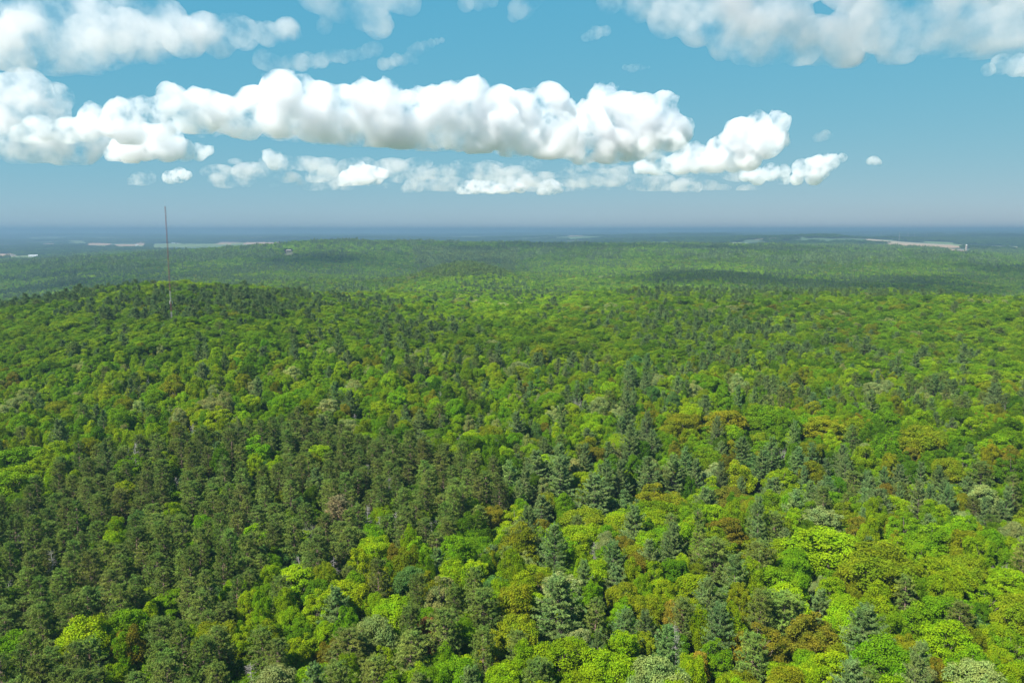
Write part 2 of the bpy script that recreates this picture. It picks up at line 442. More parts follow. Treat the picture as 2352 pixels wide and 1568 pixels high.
def unit3(a): return a / np.linalg.norm(a)
def cloud(label, circles, mat, base_row=None, dist=None, kids=26, depth=1.6, flat=True, fine=1.0, stretch=1.0, rough=1.0, seed=0, slope=0.0, chain=False, sub=3, fringe=0.0):
    rg = np.random.default_rng(seed + 100)
    cs = np.array(circles, float)
    if chain:                                  # fill the gaps between neighbouring lobes
        ex = []
        for a, b in zip(cs[:-1], cs[1:]):
            if math.hypot(a[0] - b[0], a[1] - b[1]) < 3.2 * max(a[2], b[2]) + 12:
                m_ = (a + b) / 2; m_[1] += rg.normal(0, 0.15) * m_[2]; m_[2] *= rg.uniform(0.8, 1.1); ex.append(m_)
        cs = np.concatenate([cs, np.array(ex).reshape(-1, 3)])
        cs[:, 2] *= 1.18
    def dist_at(px):                           # all clouds share one base level, so the base row gives the distance
        br = base_row if not isinstance(base_row, tuple) else np.interp(px, (base_row[0], base_row[2]), (base_row[1], base_row[3]))
        d = ray(px, br)
        return CLOUD_BASE / d[2] * math.hypot(d[0], d[1])
    dist = dist_at(cs[:, 0].mean())
    cxm = cs[:, 0].mean()
    sph = []
    zb = 1e9
    for (px, py, pr) in cs:
        d = ray(px, py); D = dist_at(px) if isinstance(base_row, tuple) else dist
        t = D / math.hypot(d[0], d[1])
        r = pr / FPX * t
        away = np.array([d[0], d[1], 0]); away /= np.linalg.norm(away)
        c = d * t + np.array([0, 0, CAM_Z]) + away * rg.normal(0, 0.35) * r * depth
        sph.append((c, r * 1.14))
        zb = CAM_Z + CLOUD_BASE
        for k in range(kids):
            n = rg.normal(size=3); n /= np.linalg.norm(n)
            n[2] = abs(n[2]) * 1.0 - 0.35 if flat else n[2] * 0.6
            n /= np.linalg.norm(n)
            rk = r * rg.uniform(0.16, 0.42)
            ck = c + n * (r * rg.uniform(0.72, 0.98)) + away * rg.normal(0, 0.3) * r * (depth - 1)
            sph.append((ck, rk))
            for j in range(sub):               # florets on the billows
                q = unit3(rg.normal(size=3) + n * 0.9 - away * 0.3)
                sph.append((ck + q * rk * rg.uniform(0.8, 1.05), rk * rg.uniform(0.25, 0.5)))
    rmean = np.mean([pr / FPX * dist * 0.86 for pr in cs[:, 2]])
    Vs = []; Fs = []; nv = 0
    tv = None
    for c, r in sph:
        Vv, Ff = ICO2 if r > 0.5 * rmean else ICO1
        S = np.array([stretch, 1.0, 1.0])
        Vs.append(Vv * r * S + c); Fs.append(Ff + nv); nv += len(Vv)
    Vv = np.concatenate(Vs); Ff = np.concatenate(Fs)
    cen = Vv.mean(0)
    me = mesh_from('cloud_tmp', Vv - cen, Ff.ravel(), np.arange(len(Ff)) * 3)
    vox = rmean * 0.09 / fine
    def bake(src, grow, steps):
        o = link(bpy.data.objects.new('cloud_tmp', src))
        md = o.modifiers.new('r', 'REMESH'); md.mode = 'VOXEL'; md.voxel_size = vox
        es = []
        for tex, sc_, st, mid in steps:
            e = bpy.data.objects.new('t', None); e.scale = (sc_,) * 3; link(e); es.append(e)
            dm = o.modifiers.new('d', 'DISPLACE'); dm.texture = tex; dm.strength = st * rmean; dm.mid_level = mid
            dm.texture_coords = 'OBJECT'; dm.texture_coords_object = e
        md = o.modifiers.new('r2', 'REMESH'); md.mode = 'VOXEL'; md.voxel_size = vox
        dg = bpy.context.evaluated_depsgraph_get(); dg.update()
        em = bpy.data.meshes.new_from_object(o.evaluated_get(dg))
        bpy.data.objects.remove(o)
        for e in es: bpy.data.objects.remove(e)
        co = np.empty(len(em.vertices) * 3, np.float32); em.vertices.foreach_get('co', co); co = co.reshape(-1, 3)
        if flat:                               # flattened condensation level, still uneven
            bz = zb - cen[2] - grow * rmean
            wob = (fbm(co[:, 0] / rmean, co[:, 1] / rmean, seed) - 0.5) * 0.28 * rmean
            low = co[:, 2] < bz + wob
            co[low, 2] = (bz + wob)[low] + (co[low, 2] - (bz + wob)[low]) * 0.14
        em.vertices.foreach_set('co', co.ravel()); em.update()
        em.polygons.foreach_set('use_smooth', np.ones(len(em.polygons), bool))
        em.materials.clear()
        return em
    em = bake(me, 0.0, [(tex_big, rmean * 0.55, -0.22 * rough, .5), (tex_small, rmean * 0.16, 0.13 * rough, .5)])
    em.materials.append(mat); em.name = 'cloud'
    co_ = link(bpy.data.objects.new('cloud', em)); co_.location = cen
    tag(co_, label, 'cloud', 'clouds in the blue sky')
    if fringe:                                 # torn thin vapour round the body
        Vf = np.concatenate([ICO1[0] * r * (1.16 if r > 0.5 * rmean else 1.45) * np.array([stretch, 1, 1]) + c_ for c_, r in sph])
        Ff2 = np.concatenate([ICO1[1] + k * len(ICO1[0]) for k in range(len(sph))])
        fm = mesh_from('fringe_tmp', Vf - cen, Ff2.ravel(), np.arange(len(Ff2)) * 3)
        fe = bake(fm, 0.12, [(tex_small, rmean * 0.42, 0.95 * fringe, .56), (tex_small, rmean * 0.12, 0.30, .52)])
        fe.materials.append(M_CL_FRINGE); fe.name = 'fringe'
        link(bpy.data.objects.new('fringe', fe), co_)
    return co_

cloud('long bright cumulus bank with flat grey base, largest of the white clouds',
      [(395,236,30),(385,212,20),(455,238,30),(440,270,34),(480,250,38),(470,280,26),(520,258,38),(585,240,40),(645,215,40),(690,212,40),(735,228,40),(640,268,46),(560,282,36),(720,272,48),(790,236,38),(840,228,38),(890,232,38),(800,286,46),(870,282,50),(935,246,38),(990,250,40),(1035,232,36),(1090,222,40),(1150,232,38),(960,296,48),(1050,292,50),(1140,288,50),(1205,244,38),(1262,232,36),(1290,258,30),(1220,300,48),(1280,310,44),(1000,322,34),(1100,330,34),(1180,340,34),(1260,346,34),(740,306,32),(840,316,30),(920,322,30)],
      M_CL_THICK, (400, 303, 1290, 366), seed=1, fringe=0.0)
cloud('flat blue-grey base sheet in shade along the foot of the long bank',
      [(440 + 34 * k, 292 + 2.1 * k + 5 * math.sin(k * 2.1), 13 + 4 * math.sin(k * 1.3)) for k in range(27)],
      M_CL_THIN, (400, 312, 1320, 374), seed=21, kids=8, sub=0, stretch=1.8)
cloud('soft pale cloud layer lying low between the long bank and the horizon',
      [(500 + 20 * k, 396 + 0.012 * 20 * k + 26 * math.sin(k * 2.4), 12 + 6 * math.sin(k * 1.9 + .5)) for k in range(62)],
      M_CL_VEIL, 440, seed=22, kids=6, sub=0, stretch=2.4)
cloud('towering white cumulus with rounded heads at the right end of the long bank',
      [(1385,235,38),(1350,290,45),(1310,322,40),(1430,255,45),(1480,262,40),(1525,247,32),(1540,300,40),(1450,310,52),(1400,338,40),(1340,345,34),(1500,342,35),(1550,338,25)],
      M_CL_THICK, 375, seed=2, fringe=0.0)
cloud('white cumulus climbing to a double-headed turret beyond the towering cumulus',
      [(1740,287,28),(1785,287,25),(1700,312,34),(1760,325,36),(1660,345,33),(1690,358,32),(1610,368,30),(1560,378,26),(1515,384,24),(1475,386,18),(1640,375,28),(1590,352,22),(1720,365,26),(1790,325,20)],
      M_CL_THICK, 398, seed=3, fringe=0.0)
cloud('small lumpy white cumulus trailing off below the double-headed turret',
      [(1880,385,25),(1910,372,16),(1935,362,9),(1840,387,18),(1870,403,18),(1800,392,14),(1770,397,18),(1740,406,18),(1712,402,14),(1800,414,13),(1830,412,13)],
      M_CL_THICK, 425, seed=4, fringe=0.0)
cloud('low white cumulus with broad flat foot under the left end of the bank',
      [(330,325,36),(380,330,36),(290,345,28),(262,355,18),(420,345,23),(455,350,18),(480,346,10),(400,292,15),(300,355,20)],
      M_CL_THICK, 375, seed=5, fringe=0.0)
cloud('soft white cumulus shoulder stepping down from the left end of the bank',
      [(160,302,28),(220,277,32),(280,267,32),(330,262,33),(200,300,24),(260,290,25),(140,297,18),(375,250,26),(90,305,30),(60,320,28),(300,300,34),(360,285,34)],
      M_CL_MID, 330, seed=6, fringe=0.0)
cloud('pale blurred grey cloud lying behind the left cumulus shoulder',
      [(30,280,52),(100,258,44),(160,340,44),(60,340,42),(110,330,42),(200,335,30),(15,330,30),(130,225,28),(-40,300,50),(230,300,40),(300,310,40),(60,215,40),(10,230,45)],
      M_CL_THIN, 372, seed=7, kids=18)
cloud('broad ragged grey-white cloud sheet high over the mast',
      [(60,75,50),(150,45,42),(230,52,50),(300,72,50),(150,100,46),(250,108,44),(350,82,44),(420,87,38),(500,87,34),(560,87,30),(615,82,24),(30,150,36),(20,190,22),(90,128,32),(440,102,26),(-40,110,60),(90,30,50),(200,90,52),(300,40,40),(380,60,40),(470,70,36),(540,70,32),(660,75,26),(200,140,34),(120,160,34),(60,20,40)],
      M_CL_SHEET, 175, seed=8, kids=30, fine=1.3, rough=1.3)
cloud('thin torn wisp of cloud above the left part of the long bank',
      [(605,140,17),(632,147,14),(665,147,14),(692,140,15),(722,140,12),(755,132,12),(790,130,12),(830,122,11),(862,115,13)],
      M_CL_SHEET, 170, seed=9, kids=20, rough=1.8, chain=True)
cloud('short rising streak of cloud at the end of the torn wisp',
      [(880,148,11),(910,140,11),(940,131,10),(960,113,11),(990,98,8),(1015,93,5),(955,141,6)],
      M_CL_SHEET, 168, seed=10, kids=20, rough=1.8, chain=True)
cloud('soft pale cloud hanging above the rising streak',
      [(730,-25,46),(800,-3,36),(860,8,36),(868,48,30),(838,38,32),(920,-8,38),(880,72,18),(780,10,36),(940,15,24),(745,60,16)],
      M_CL_THIN, 100, seed=11, kids=22, rough=1.4)
cloud('huge flat grey-white cloud sheet spreading over the open blue sky',
      [(1400,8,26),(1470,10,34),(1560,18,44),(1640,36,52),(1720,58,56),(1660,105,28),(1700,130,18),(1800,68,56),(1880,88,46),(1780,115,30),(1950,68,56),(2030,58,58),(2120,58,58),(2200,66,56),(2280,68,56),(2352,68,56),(2430,60,56),(1860,122,22),(1960,120,20),(2050,105,24),(2150,110,30),(2250,112,30),(1740,100,44),(1840,110,40),(1940,115,36),(2060,112,36),(2340,118,32),(1600,70,36),(1530,50,36)] + [(1500 + 90 * k, -45, 55) for k in range(11)],
      M_CL_SHEET, 150, seed=12, kids=22, fine=0.9, rough=1.3)
cloud('bright little cloud tucked under the edge of the huge flat sheet',
      [(2270,158,12),(2300,152,18),(2335,152,20),(2375,155,24),(2410,158,20)], M_CL_MID, 178, seed=13, kids=16)
for k, (lab, cs, mt, row) in enumerate([
    ('lone white puff in clear blue above the towering cumulus', [(1435,155,5),(1452,156,8),(1470,155,6),(1490,155,3)], M_CL_MID, 165),
    ('small slanting white puff below the edge of the flat sheet', [(1345,84,8),(1370,76,11),(1392,70,9)], M_CL_MID, 92),
    ('ragged white scrap of cloud at the start of the flat sheet', [(1200,10,22),(1180,38,11),(1225,-5,18)], M_CL_THIN, 60),
    ('thin scrap of cloud beside the ragged white scrap', [(1070,5,14),(1100,14,10),(1130,3,11)], M_CL_THIN, 30),
    ('round white puff floating by itself below the long bank', [(620,360,13),(632,366,15),(628,380,10)], M_CL_MID, 390),
    ('small pale puff low over the left plain', [(320,414,14),(345,408,10),(300,417,7)], M_CL_THIN, 425),
    ('brighter small puff low over the left plain', [(390,408,12),(412,402,13),(432,402,7)], M_CL_MID, 422),
    ('low cream cumulus under the middle of the long bank', [(800,412,17),(830,405,20),(862,402,17),(882,400,9),(785,418,10)], M_CL_MID, 427),
    ('pale small cumulus next to the low cream one', [(715,408,11),(740,402,15),(762,395,12)], M_CL_THIN, 420),
    ('long low cream cumulus streak above the far ridge', [(1060,434,12),(1090,430,14),(1125,430,14),(1160,425,17),(1195,422,16),(1215,420,10)], M_CL_MID, 446),
    ('flat cream puff beside the long low streak', [(1245,436,12),(1265,430,15),(1285,432,9)], M_CL_MID, 448),
    ('faint cream puff low beneath the turret cumulus', [(1555,430,12),(1580,426,14),(1602,430,9)], M_CL_THIN, 442),
    ('faint round puff low under the middle of the bank', [(945,428,14),(962,430,9),(930,434,8)], M_CL_THIN, 442),
    ('tiny white puff alone past the trailing cumulus', [(1998,371,6),(2008,369,8),(2018,373,5)], M_CL_MID, 379),
    ('faint wisp above the trailing cumulus', [(1880,317,9),(1895,311,9),(1908,314,5)], M_CL_THIN, 325),
    ('thin veil of cloud stretched beneath the long bank',
     [(745 + 26 * k, 383 + 0.05 * 26 * k + 7 * math.sin(k * 1.7), 11 + 6 * math.sin(k * 2.3 + 1)) for k in range(27)], M_CL_VEIL, 430),
]):
    cloud(lab, cs, mt, row, seed=30 + k, kids=14, rough=1.7, chain=True, sub=4, stretch=lab.startswith('thin veil') and 2.2 or 1.0)


# broken cumulus also stand overhead; their shadows lie across the middle distance
for k, (lab, spot, size) in enumerate([
    ('broken cumulus overhead, its shadow on the valley right of the knoll', (480, 1480), (280, 160)),
    ('wide broken cumulus overhead, its shadow along the dark valley', (1000, 1620), (340, 190)),
    ('broken cumulus overhead, its shadow on the far valley behind the mast hill', (-1150, 1850), (460, 230)),
    ('narrow cumulus overhead, its shadow on the valley side below the mast hill', (-400, 2150), (380, 200)),
    ('broken cumulus overhead, its shadow across the far ridge', (600, 2850), (760, 190)),
    ('small cumulus overhead, its shadow on the wooded valley edge', (1500, 2050), (350, 180)),
]):
    rg_ = np.random.default_rng(500 + k)
    cen = np.array([spot[0], spot[1], 0]) + np.array(sdir) * ((CLOUD_BASE + 150) / sdir.z)
    V_ = []; F_ = []; nv_ = 0
    for j in range(46):
        p = np.array([rg_.normal(0, .42) * size[0], rg_.normal(0, .42) * size[1], abs(rg_.normal(0, 70))])
        r_ = rg_.uniform(70, 150)
        V_.append(ICO2[0] * r_ * [1.2, 1.2, .8] + p); F_.append(ICO2[1] + nv_); nv_ += len(ICO2[0])
    me = mesh_from('cloud', np.concatenate(V_), np.concatenate(F_).ravel(), np.arange(sum(len(f) for f in F_)) * 3)
    o = link(bpy.data.objects.new('cloud', me)); o.location = cen
    o.modifiers.new('r', 'REMESH').mode = 'VOXEL'; o.modifiers[0].voxel_size = 22
    dg = bpy.context.evaluated_depsgraph_get(); dg.update()
    em = bpy.data.meshes.new_from_object(o.evaluated_get(dg)); o.modifiers.clear(); o.data = em
    em.materials.clear(); em.materials.append(M_CL_OVER)
    tag(o, lab, 'cloud', 'clouds in the blue sky')

# ------------------------------------------------------------------ tree models
def unit(a): return a / np.maximum(np.linalg.norm(a, axis=-1, keepdims=True), 1e-9)

def leaf_quads(P, Nrm, size, aspect, rg, tdir=None, fold=0.18):
    n = len(P)
    Nrm = unit(Nrm)
    t = rg.normal(size=(n, 3)) if tdir is None else tdir + rg.normal(0, 0.25, (n, 3))
    t = unit(t - (t * Nrm).sum(1, keepdims=True) * Nrm)
    b = np.cross(Nrm, t)
    s = np.asarray(size).reshape(-1, 1) * np.ones((n, 1))
    a = np.asarray(aspect).reshape(-1, 1) * np.ones((n, 1))
    up = Nrm * s * fold
    return np.stack([P - t * s * .5 - up, P + b * s * a * .5, P + t * s * .5 - up, P - b * s * a * .5], 1)

def fib_dirs(n, rg, zmin=-0.45):
    i = np.arange(n) + 0.5
    z = 1 - (1 - zmin) * i / n
    ph = i * 2.39996 + rg.uniform(0, 6.28)
    s = np.sqrt(np.maximum(0, 1 - z * z))
    d = np.stack([s * np.cos(ph), s * np.sin(ph), z], 1)
    return unit(d + rg.normal(0, 0.13, (n, 3)))

def broadleaf(seed, style, lod):
    """crown radius about 5 m, height about 18 m"""
    rg = np.random.default_rng(seed)
    c = MB(); t = MB()
    nl, per, sz = {'hi': (80, 185, 0.33), 'mid': (46, 38, 0.78), 'low': (26, 12, 1.6)}[lod]
    up, dn, wid, lob, drop = {'dome': (5.2, 5.0, 1.0, 0.30, .06), 'tall': (7.2, 5.5, 0.9, 0.27, .08), 'airy': (6.2, 5.2, 0.98, 0.23, 0.22), 'spray': (6.8, 5.0, 0.95, 0.25, .08)}[style]
    zc = 18 - up - 0.6
    D = fib_dirs(nl, rg, -0.6)
    lowf = rg.normal(0, 1, (5, 3))
    rad = 0.76 + 0.11 * np.sin(D @ lowf[0] * 2.2 + 1) + 0.10 * np.sin(D @ lowf[1] * 3.4) + rg.uniform(-0.16, 0.12, nl)
    C = D * rad[:, None] * np.array([5 * wid, 5 * wid, 1.0])
    C[:, 2] *= np.where(D[:, 2] > 0, up, dn)
    C[:, 2] += zc
    lr_ = 5 * rg.uniform(lob * 0.6, lob * 1.35, nl)
    keep = rg.uniform(size=nl) > drop
    for k in np.nonzero(keep)[0]:
        n = max(3, int(per * (lr_[k] / (5 * lob)) ** 2 * rg.uniform(0.8, 1.15)))
        d = unit(rg.normal(size=(n, 3)) + D[k] * 0.75 + np.array([0, 0, 0.35]))
        sq = np.array([1, 1, 0.72 if style != 'spray' else 1.15])
        P = C[k] + d * lr_[k] * sq * rg.uniform(0.62, 1.06, (n, 1))
        Nn = d * 0.9 + rg.normal(0, 0.55, (n, 3)) + np.array([0, 0, 0.35])
        td = None
        asp = rg.uniform(0.62, 0.95, n); s = sz * rg.uniform(0.65, 1.35, n)
        if style == 'spray':
            td = d + np.array([0, 0, 0.5]); asp = asp * 0.6; s = s * 1.25
        Q = leaf_quads(P, Nn, s, asp, rg, td)
        c.quads(Q, rg.uniform(0.84, 1.16) * rg.uniform(0.78, 1.22, n))
    # trunk with limbs
    seg = 7 if lod == 'hi' else 4
    lean = rg.normal(0, 0.35, 2)
    zt = zc + 1.5
    t.tube([(0, 0, -0.6), (lean[0] * .3, lean[1] * .3, zt * .45), (lean[0], lean[1], zt)], [0.34, 0.25, 0.13], seg, 1.0, 1)
    if lod == 'hi':
        for k in rg.choice(nl, 11, replace=False):
            z0 = rg.uniform(0.35, 0.85) * zt; f = z0 / zt
            p0 = Vector((lean[0] * f, lean[1] * f, z0)); p1 = Vector(C[k]) * 0.96
            mid = p0.lerp(p1, 0.5) + Vector((0, 0, 0.5))
            t.tube([p0, mid, p1], [0.13, 0.08, 0.03], 5, 1.0, 1)
    return c, t

def tuft_quads(c, P, axis, n, length, width, rg, shade):
    """bundles of needles round each point, leaning along axis"""
    m = len(P)
    PP = np.repeat(P, n, 0); AX = np.repeat(axis, n, 0)
    d = unit(rg.normal(size=(m * n, 3)) * 0.8 + AX)
    L = length * rg.uniform(0.7, 1.25, (m * n, 1))
    Nn = rg.normal(size=(m * n, 3)) + np.array([0, 0, 0.8])
    Q = leaf_quads(PP + d * L * 0.45, Nn, L[:, 0], width / length * rg.uniform(0.8, 1.3, m * n), rg, d * 3, 0.05)
    c.quads(Q, np.repeat(shade, n) * rg.uniform(0.8, 1.2, m * n))

def red_pine(seed, style, lod):
    """crown radius about 3 m, height about 20 m, bare trunk below"""
    rg = np.random.default_rng(seed)
    c = MB(); t = MB()
    low = {'stand': 9.0, 'edge': 6.0}[style]
    H = 20.0
    lean = rg.normal(0, 0.3, 2)
    nb, nt_, nn, L, W = {'hi': (92, 9, 18, 0.46, 0.075), 'mid': (40, 4, 6, 1.0, 0.36), 'low': (16, 2, 5, 1.9, 0.85)}[lod]
    t.tube([(0, 0, -0.5), (lean[0] * .5, lean[1] * .5, 10), (lean[0], lean[1], H - 0.7)], [0.23, 0.17, 0.04], 7 if lod == 'hi' else 4, 1.0, 1)
    for k in range(nb):
        f = (k + rg.uniform(0, 1)) / nb
        z = low + (H - 0.6 - low) * f
        reach = 3.1 * math.sqrt(max(0.03, 1 - max(0.0, (f - 0.30) / 0.72) ** 2.2)) * rg.uniform(0.55, 1.08) * (0.72 if f < 0.12 else 1)
        a = k * 2.39996 + rg.uniform(-0.4, 0.4)
        rise = reach * (0.10 + 0.40 * f) + rg.normal(0, 0.15)
        o = np.array([lean[0] * z / H, lean[1] * z / H, z])
        d = np.array([math.cos(a) * reach, math.sin(a) * reach, rise])
        if lod == 'hi':
            t.tube([tuple(o), tuple(o + d * 0.55 - [0, 0, 0.15]), tuple(o + d)], [0.05, 0.035, 0.012], 4, 1.0, 1)
        u = rg.uniform(0.45, 1.03, nt_); u[0] = 1.0
        side = np.array([-d[1], d[0], 0]) / max(reach, 0.1)
        P = o + d[None] * u[:, None] + side[None] * rg.normal(0, 0.30, (nt_, 1)) * reach * 0.75 * u[:, None] + rg.normal(0, 0.12, (nt_, 3))
        ax = unit(np.tile(d / max(reach, .1), (nt_, 1)) * 0.5 + np.array([0, 0, 0.75]) + rg.normal(0, 0.3, (nt_, 3)))
        tuft_quads(c, P, ax, nn, L, W, rg, rg.uniform(0.75, 1.25) * rg.uniform(0.85, 1.15, nt_))
    # leader
    P = np.array([[lean[0], lean[1], H - 0.6 + 0.25 * j] for j in range(3)])
    tuft_quads(c, P, np.tile([0, 0, 1.0], (3, 1)), nn, L, W, rg, np.ones(3))
    return c, t

def white_pine(seed, style, lod):
    """layered plumes, radius about 4 m, height about 22 m"""
    rg = np.random.default_rng(seed)
    c = MB(); t = MB()
    H = 22.0; low = {'full': 4.5, 'old': 8.0}[style]
    lean = rg.normal(0, 0.25, 2)
    t.tube([(0, 0, -0.5), (lean[0] * .5, lean[1] * .5, 11), (lean[0], lean[1], H - 0.4)], [0.30, 0.2, 0.03], 7 if lod == 'hi' else 4, 1.0, 1)
    nw, nbw, nt_, nn, L, W = {'hi': (19, 5, 14, 15, 0.52, 0.085), 'mid': (12, 4, 5, 6, 1.05, 0.36), 'low': (8, 3, 2, 5, 2.0, 0.9)}[lod]
    for w in range(nw):
        f = min(1.0, max(0.0, (w + rg.uniform(-0.25, 0.25)) / (nw - 1)))
        z = low + (H - 0.9 - low) * f
        for k in range(nbw):
            a = 2 * math.pi * (k + rg.uniform(-0.3, 0.3)) / nbw + w * 1.3
            shape = (1 - f) ** 0.45 if style == 'full' else math.sin(min(1, (1 - f) * 1.5 + .1) * math.pi / 2) * 0.92
            reach = max(0.8, 4.4 * shape * rg.uniform(0.45, 1.2))
            if f < 0.1: reach *= 0.8
            o = np.array([lean[0] * z / H, lean[1] * z / H, z + rg.normal(0, 0.2)])
            dh = np.array([math.cos(a), math.sin(a), 0.0])
            sag = -0.06 * reach; tip = reach * rg.uniform(0.10, 0.28) + 0.9 * f
            def bp(u): return o + dh * reach * u + np.array([0, 0, 1.0]) * (sag * math.sin(u * math.pi) + tip * u ** 1.8)
            if lod == 'hi':
                t.tube([tuple(bp(0)), tuple(bp(0.5)), tuple(bp(1))], [0.06, 0.04, 0.012], 4, 1.0, 1)
            u = np.linspace(0.3, 1.0, nt_) + rg.uniform(-0.06, 0.06, nt_)
            B = np.array([bp(x) for x in u])
            side = np.array([-dh[1], dh[0], 0])
            spread = np.where(u < 0.8, 0.33, 0.16) * reach * 0.55
            P = B + side[None] * (rg.normal(0, 1, (nt_, 1)) * spread[:, None] * 0.9) + rg.normal(0, 0.08, (nt_, 3))
            ax = unit(dh[None] * 0.9 + np.array([0, 0, 0.55]) + side[None] * rg.normal(0, 0.5, (nt_, 1)))
            tuft_quads(c, P, ax, nn, L, W, rg, rg.uniform(0.78, 1.22) * rg.uniform(0.88, 1.12, nt_))
    P = np.array([[lean[0], lean[1], H - 0.7 + 0.3 * j] for j in range(3)])
    tuft_quads(c, P, np.tile([0, 0, 1.0], (3, 1)), nn, L, W, rg, np.ones(3))
    return c, t

def dead_tree(seed, style):
    rg = np.random.default_rng(seed)
    t = MB(); b = MB()
    H = 17.0; lean = rg.normal(0, 0.5, 2)
    if style == 'snag':
        t.tube([(0, 0, -0.5), (lean[0] * .4, lean[1] * .4, 8), (lean[0], lean[1], H)], [0.22, 0.15, 0.03], 6)
        for k in range(46):
            f = rg.uniform(0.42, 0.98); z = H * f
            a = rg.uniform(0, 6.283); l = (1.08 - f) * 4.6 * rg.uniform(0.5, 1.1) + 0.4
            o = Vector((lean[0] * f, lean[1] * f, z)); d = Vector((math.cos(a), math.sin(a), rg.uniform(-0.12, 0.45))) * l
            b.tube([o, o + d * 0.5 + Vector((0, 0, -0.08 * l)), o + d], [0.055, 0.035, 0.012], 4)
            for j in range(4):
                p = o + d * rg.uniform(0.35, 0.95); e = Vector(rg.normal(0, 0.6, 3)) + d.normalized() * 0.7
                b.tube([p, p + e * rg.uniform(0.5, 1.0)], [0.022, 0.008], 3)
    else:                                        # bare forked crown
        t.tube([(0, 0, -0.5), (lean[0] * .5, lean[1] * .5, 5), (lean[0], lean[1], 9)], [0.3, 0.25, 0.2], 6)
        def grow(p, d, l, r, lev):
            q = p + d * l
            b.tube([p, p.lerp(q, 0.5) + Vector(rg.normal(0, 0.12, 3)) * l, q], [r, r * 0.8, r * 0.55], 4)
            if lev == 0: return
            for j in range(3):
                nd = (d + Vector(rg.normal(0, 0.55, 3)) + Vector((0, 0, 0.12))).normalized()
                grow(q if j < 2 else p.lerp(q, 0.6), nd, l * rg.uniform(0.6, 0.8), r * 0.55, lev - 1)
        for k in range(5):
            a = 2 * math.pi * (k + rg.uniform(-.3, .3)) / 5
            grow(Vector((lean[0], lean[1], rg.uniform(6.5, 9))), Vector((math.cos(a) * .7, math.sin(a) * .7, 0.9)).normalized(), 2.7, 0.12, 3)
    return b, t

def joined(name, c, t, mats):
    j = MB()
    j.V = c.V + [v for v in t.V]; j.A = c.A + t.A
    j.M = c.M + t.M
    j.L = c.L + [l + c.nv for l in t.L]; j.S = c.S + [s + c.nl for s in t.S]
    return j.mesh(name, mats)

def remat(mb, k):
    r = MB(); r.V, r.L, r.S, r.A, r.nv, r.nl = mb.V, mb.L, mb.S, mb.A, mb.nv, mb.nl
    r.M = [np.full(len(x), k) for x in mb.M]
    return r

B_STYLES = ['dome', 'tall', 'airy', 'dome', 'spray', 'dome', 'tall', 'airy', 'dome', 'dome', 'spray', 'tall']
MODELS = {}      # kind -> list of (crown mesh, trunk mesh) for single trees
PROTO = {}       # kind -> collection of joined models: high detail first, then middle, then small
def make_models(kind, fn, styles, leaf, bark, nmid, nlow):
    col = bpy.data.collections.new(kind + '_models')
    singles = []
    idx = 0
    def add(c, t, nm):
        nonlocal idx
        o = bpy.data.objects.new('%s_model_%03d' % (kind, idx), joined(nm, remat(c, 0), remat(t, 1), [leaf, bark]))
        col.objects.link(o); idx += 1
    for k, s in enumerate(styles):
        c, t = fn(1000 + k, s, 'hi')
        singles.append((remat(c, 0).mesh(kind + '_crown', [leaf]), remat(t, 0).mesh(kind + '_trunk', [bark], True)))
        add(c, t, kind)
    for k in range(nmid):
        c, t = fn(2000 + k, styles[k % len(styles)], 'mid'); add(c, t, kind)
    for k in range(nlow):
        # a little grove of small, distant trees
        rg = np.random.default_rng(3000 + k)
        C = MB(); Tt = MB()
        for gx_ in range(3):
            for gy_ in range(3):
                c, t = fn(4000 + k * 20 + gx_ * 3 + gy_, styles[(k + gx_ + gy_) % len(styles)], 'low')
                off = np.array([(gx_ - 1) * 7.6 + rg.normal(0, 1.5), (gy_ - 1) * 7.6 + rg.normal(0, 1.5), rg.normal(0, 1.3)])
                sc_ = np.array([1, 1, 1]) * rg.uniform(0.85, 1.2) * (1.45 if kind == 'red_pine' else 1.0)
                sc_[2] = rg.uniform(0.88, 1.12)
                sh = rg.uniform(0.72, 1.3)
                for src, dst in ((c, C), (t, Tt)):
                    dst.V += [v * sc_ + off for v in src.V]
                    dst.L += [l + dst.nv for l in src.L]; dst.S += [x + dst.nl for x in src.S]
                    dst.A += [a * sh for a in src.A]; dst.M += src.M
                    dst.nv += src.nv; dst.nl += src.nl
        add(C, Tt, kind)
    MODELS[kind] = singles; PROTO[kind] = (col, len(styles), nmid, nlow)

make_models('broadleaf', broadleaf, B_STYLES, M_LEAF, M_BARK, 8, 5)
make_models('red_pine', red_pine, ['stand', 'edge', 'stand', 'stand', 'edge', 'stand'], M_NEEDLE, M_REDBARK, 4, 3)
make_models('white_pine', white_pine, ['old', 'full', 'old', 'full', 'old', 'old'], M_NEEDLE, M_BARK, 4, 4)
DEAD = [dead_tree(50 + k, s) for k, s in enumerate(['snag', 'fork', 'snag', 'snag', 'fork'])]
DEAD = [(b.mesh('dead_limbs', [M_DEAD]), t.mesh('dead_trunk', [M_DEAD], True)) for b, t in DEAD]

# ------------------------------------------------------------------ where the trees stand
PAL = {'lime': (0.175, 0.265, 0.004), 'green': (0.115, 0.212, 0.004), 'deep': (0.068, 0.138, 0.004), 'olive': (0.165, 0.192, 0.006),
       'bronze': (0.152, 0.138, 0.010), 'pale': (0.205, 0.240, 0.070), 'gold': (0.26, 0.22, 0.02), 'rust': (0.20, 0.105, 0.03), 'mint': (0.085, 0.17, 0.035)}
WP_T = (0.122, 0.178, 0.048); RP_T = (0.120, 0.165, 0.028)
PN = list(PAL)
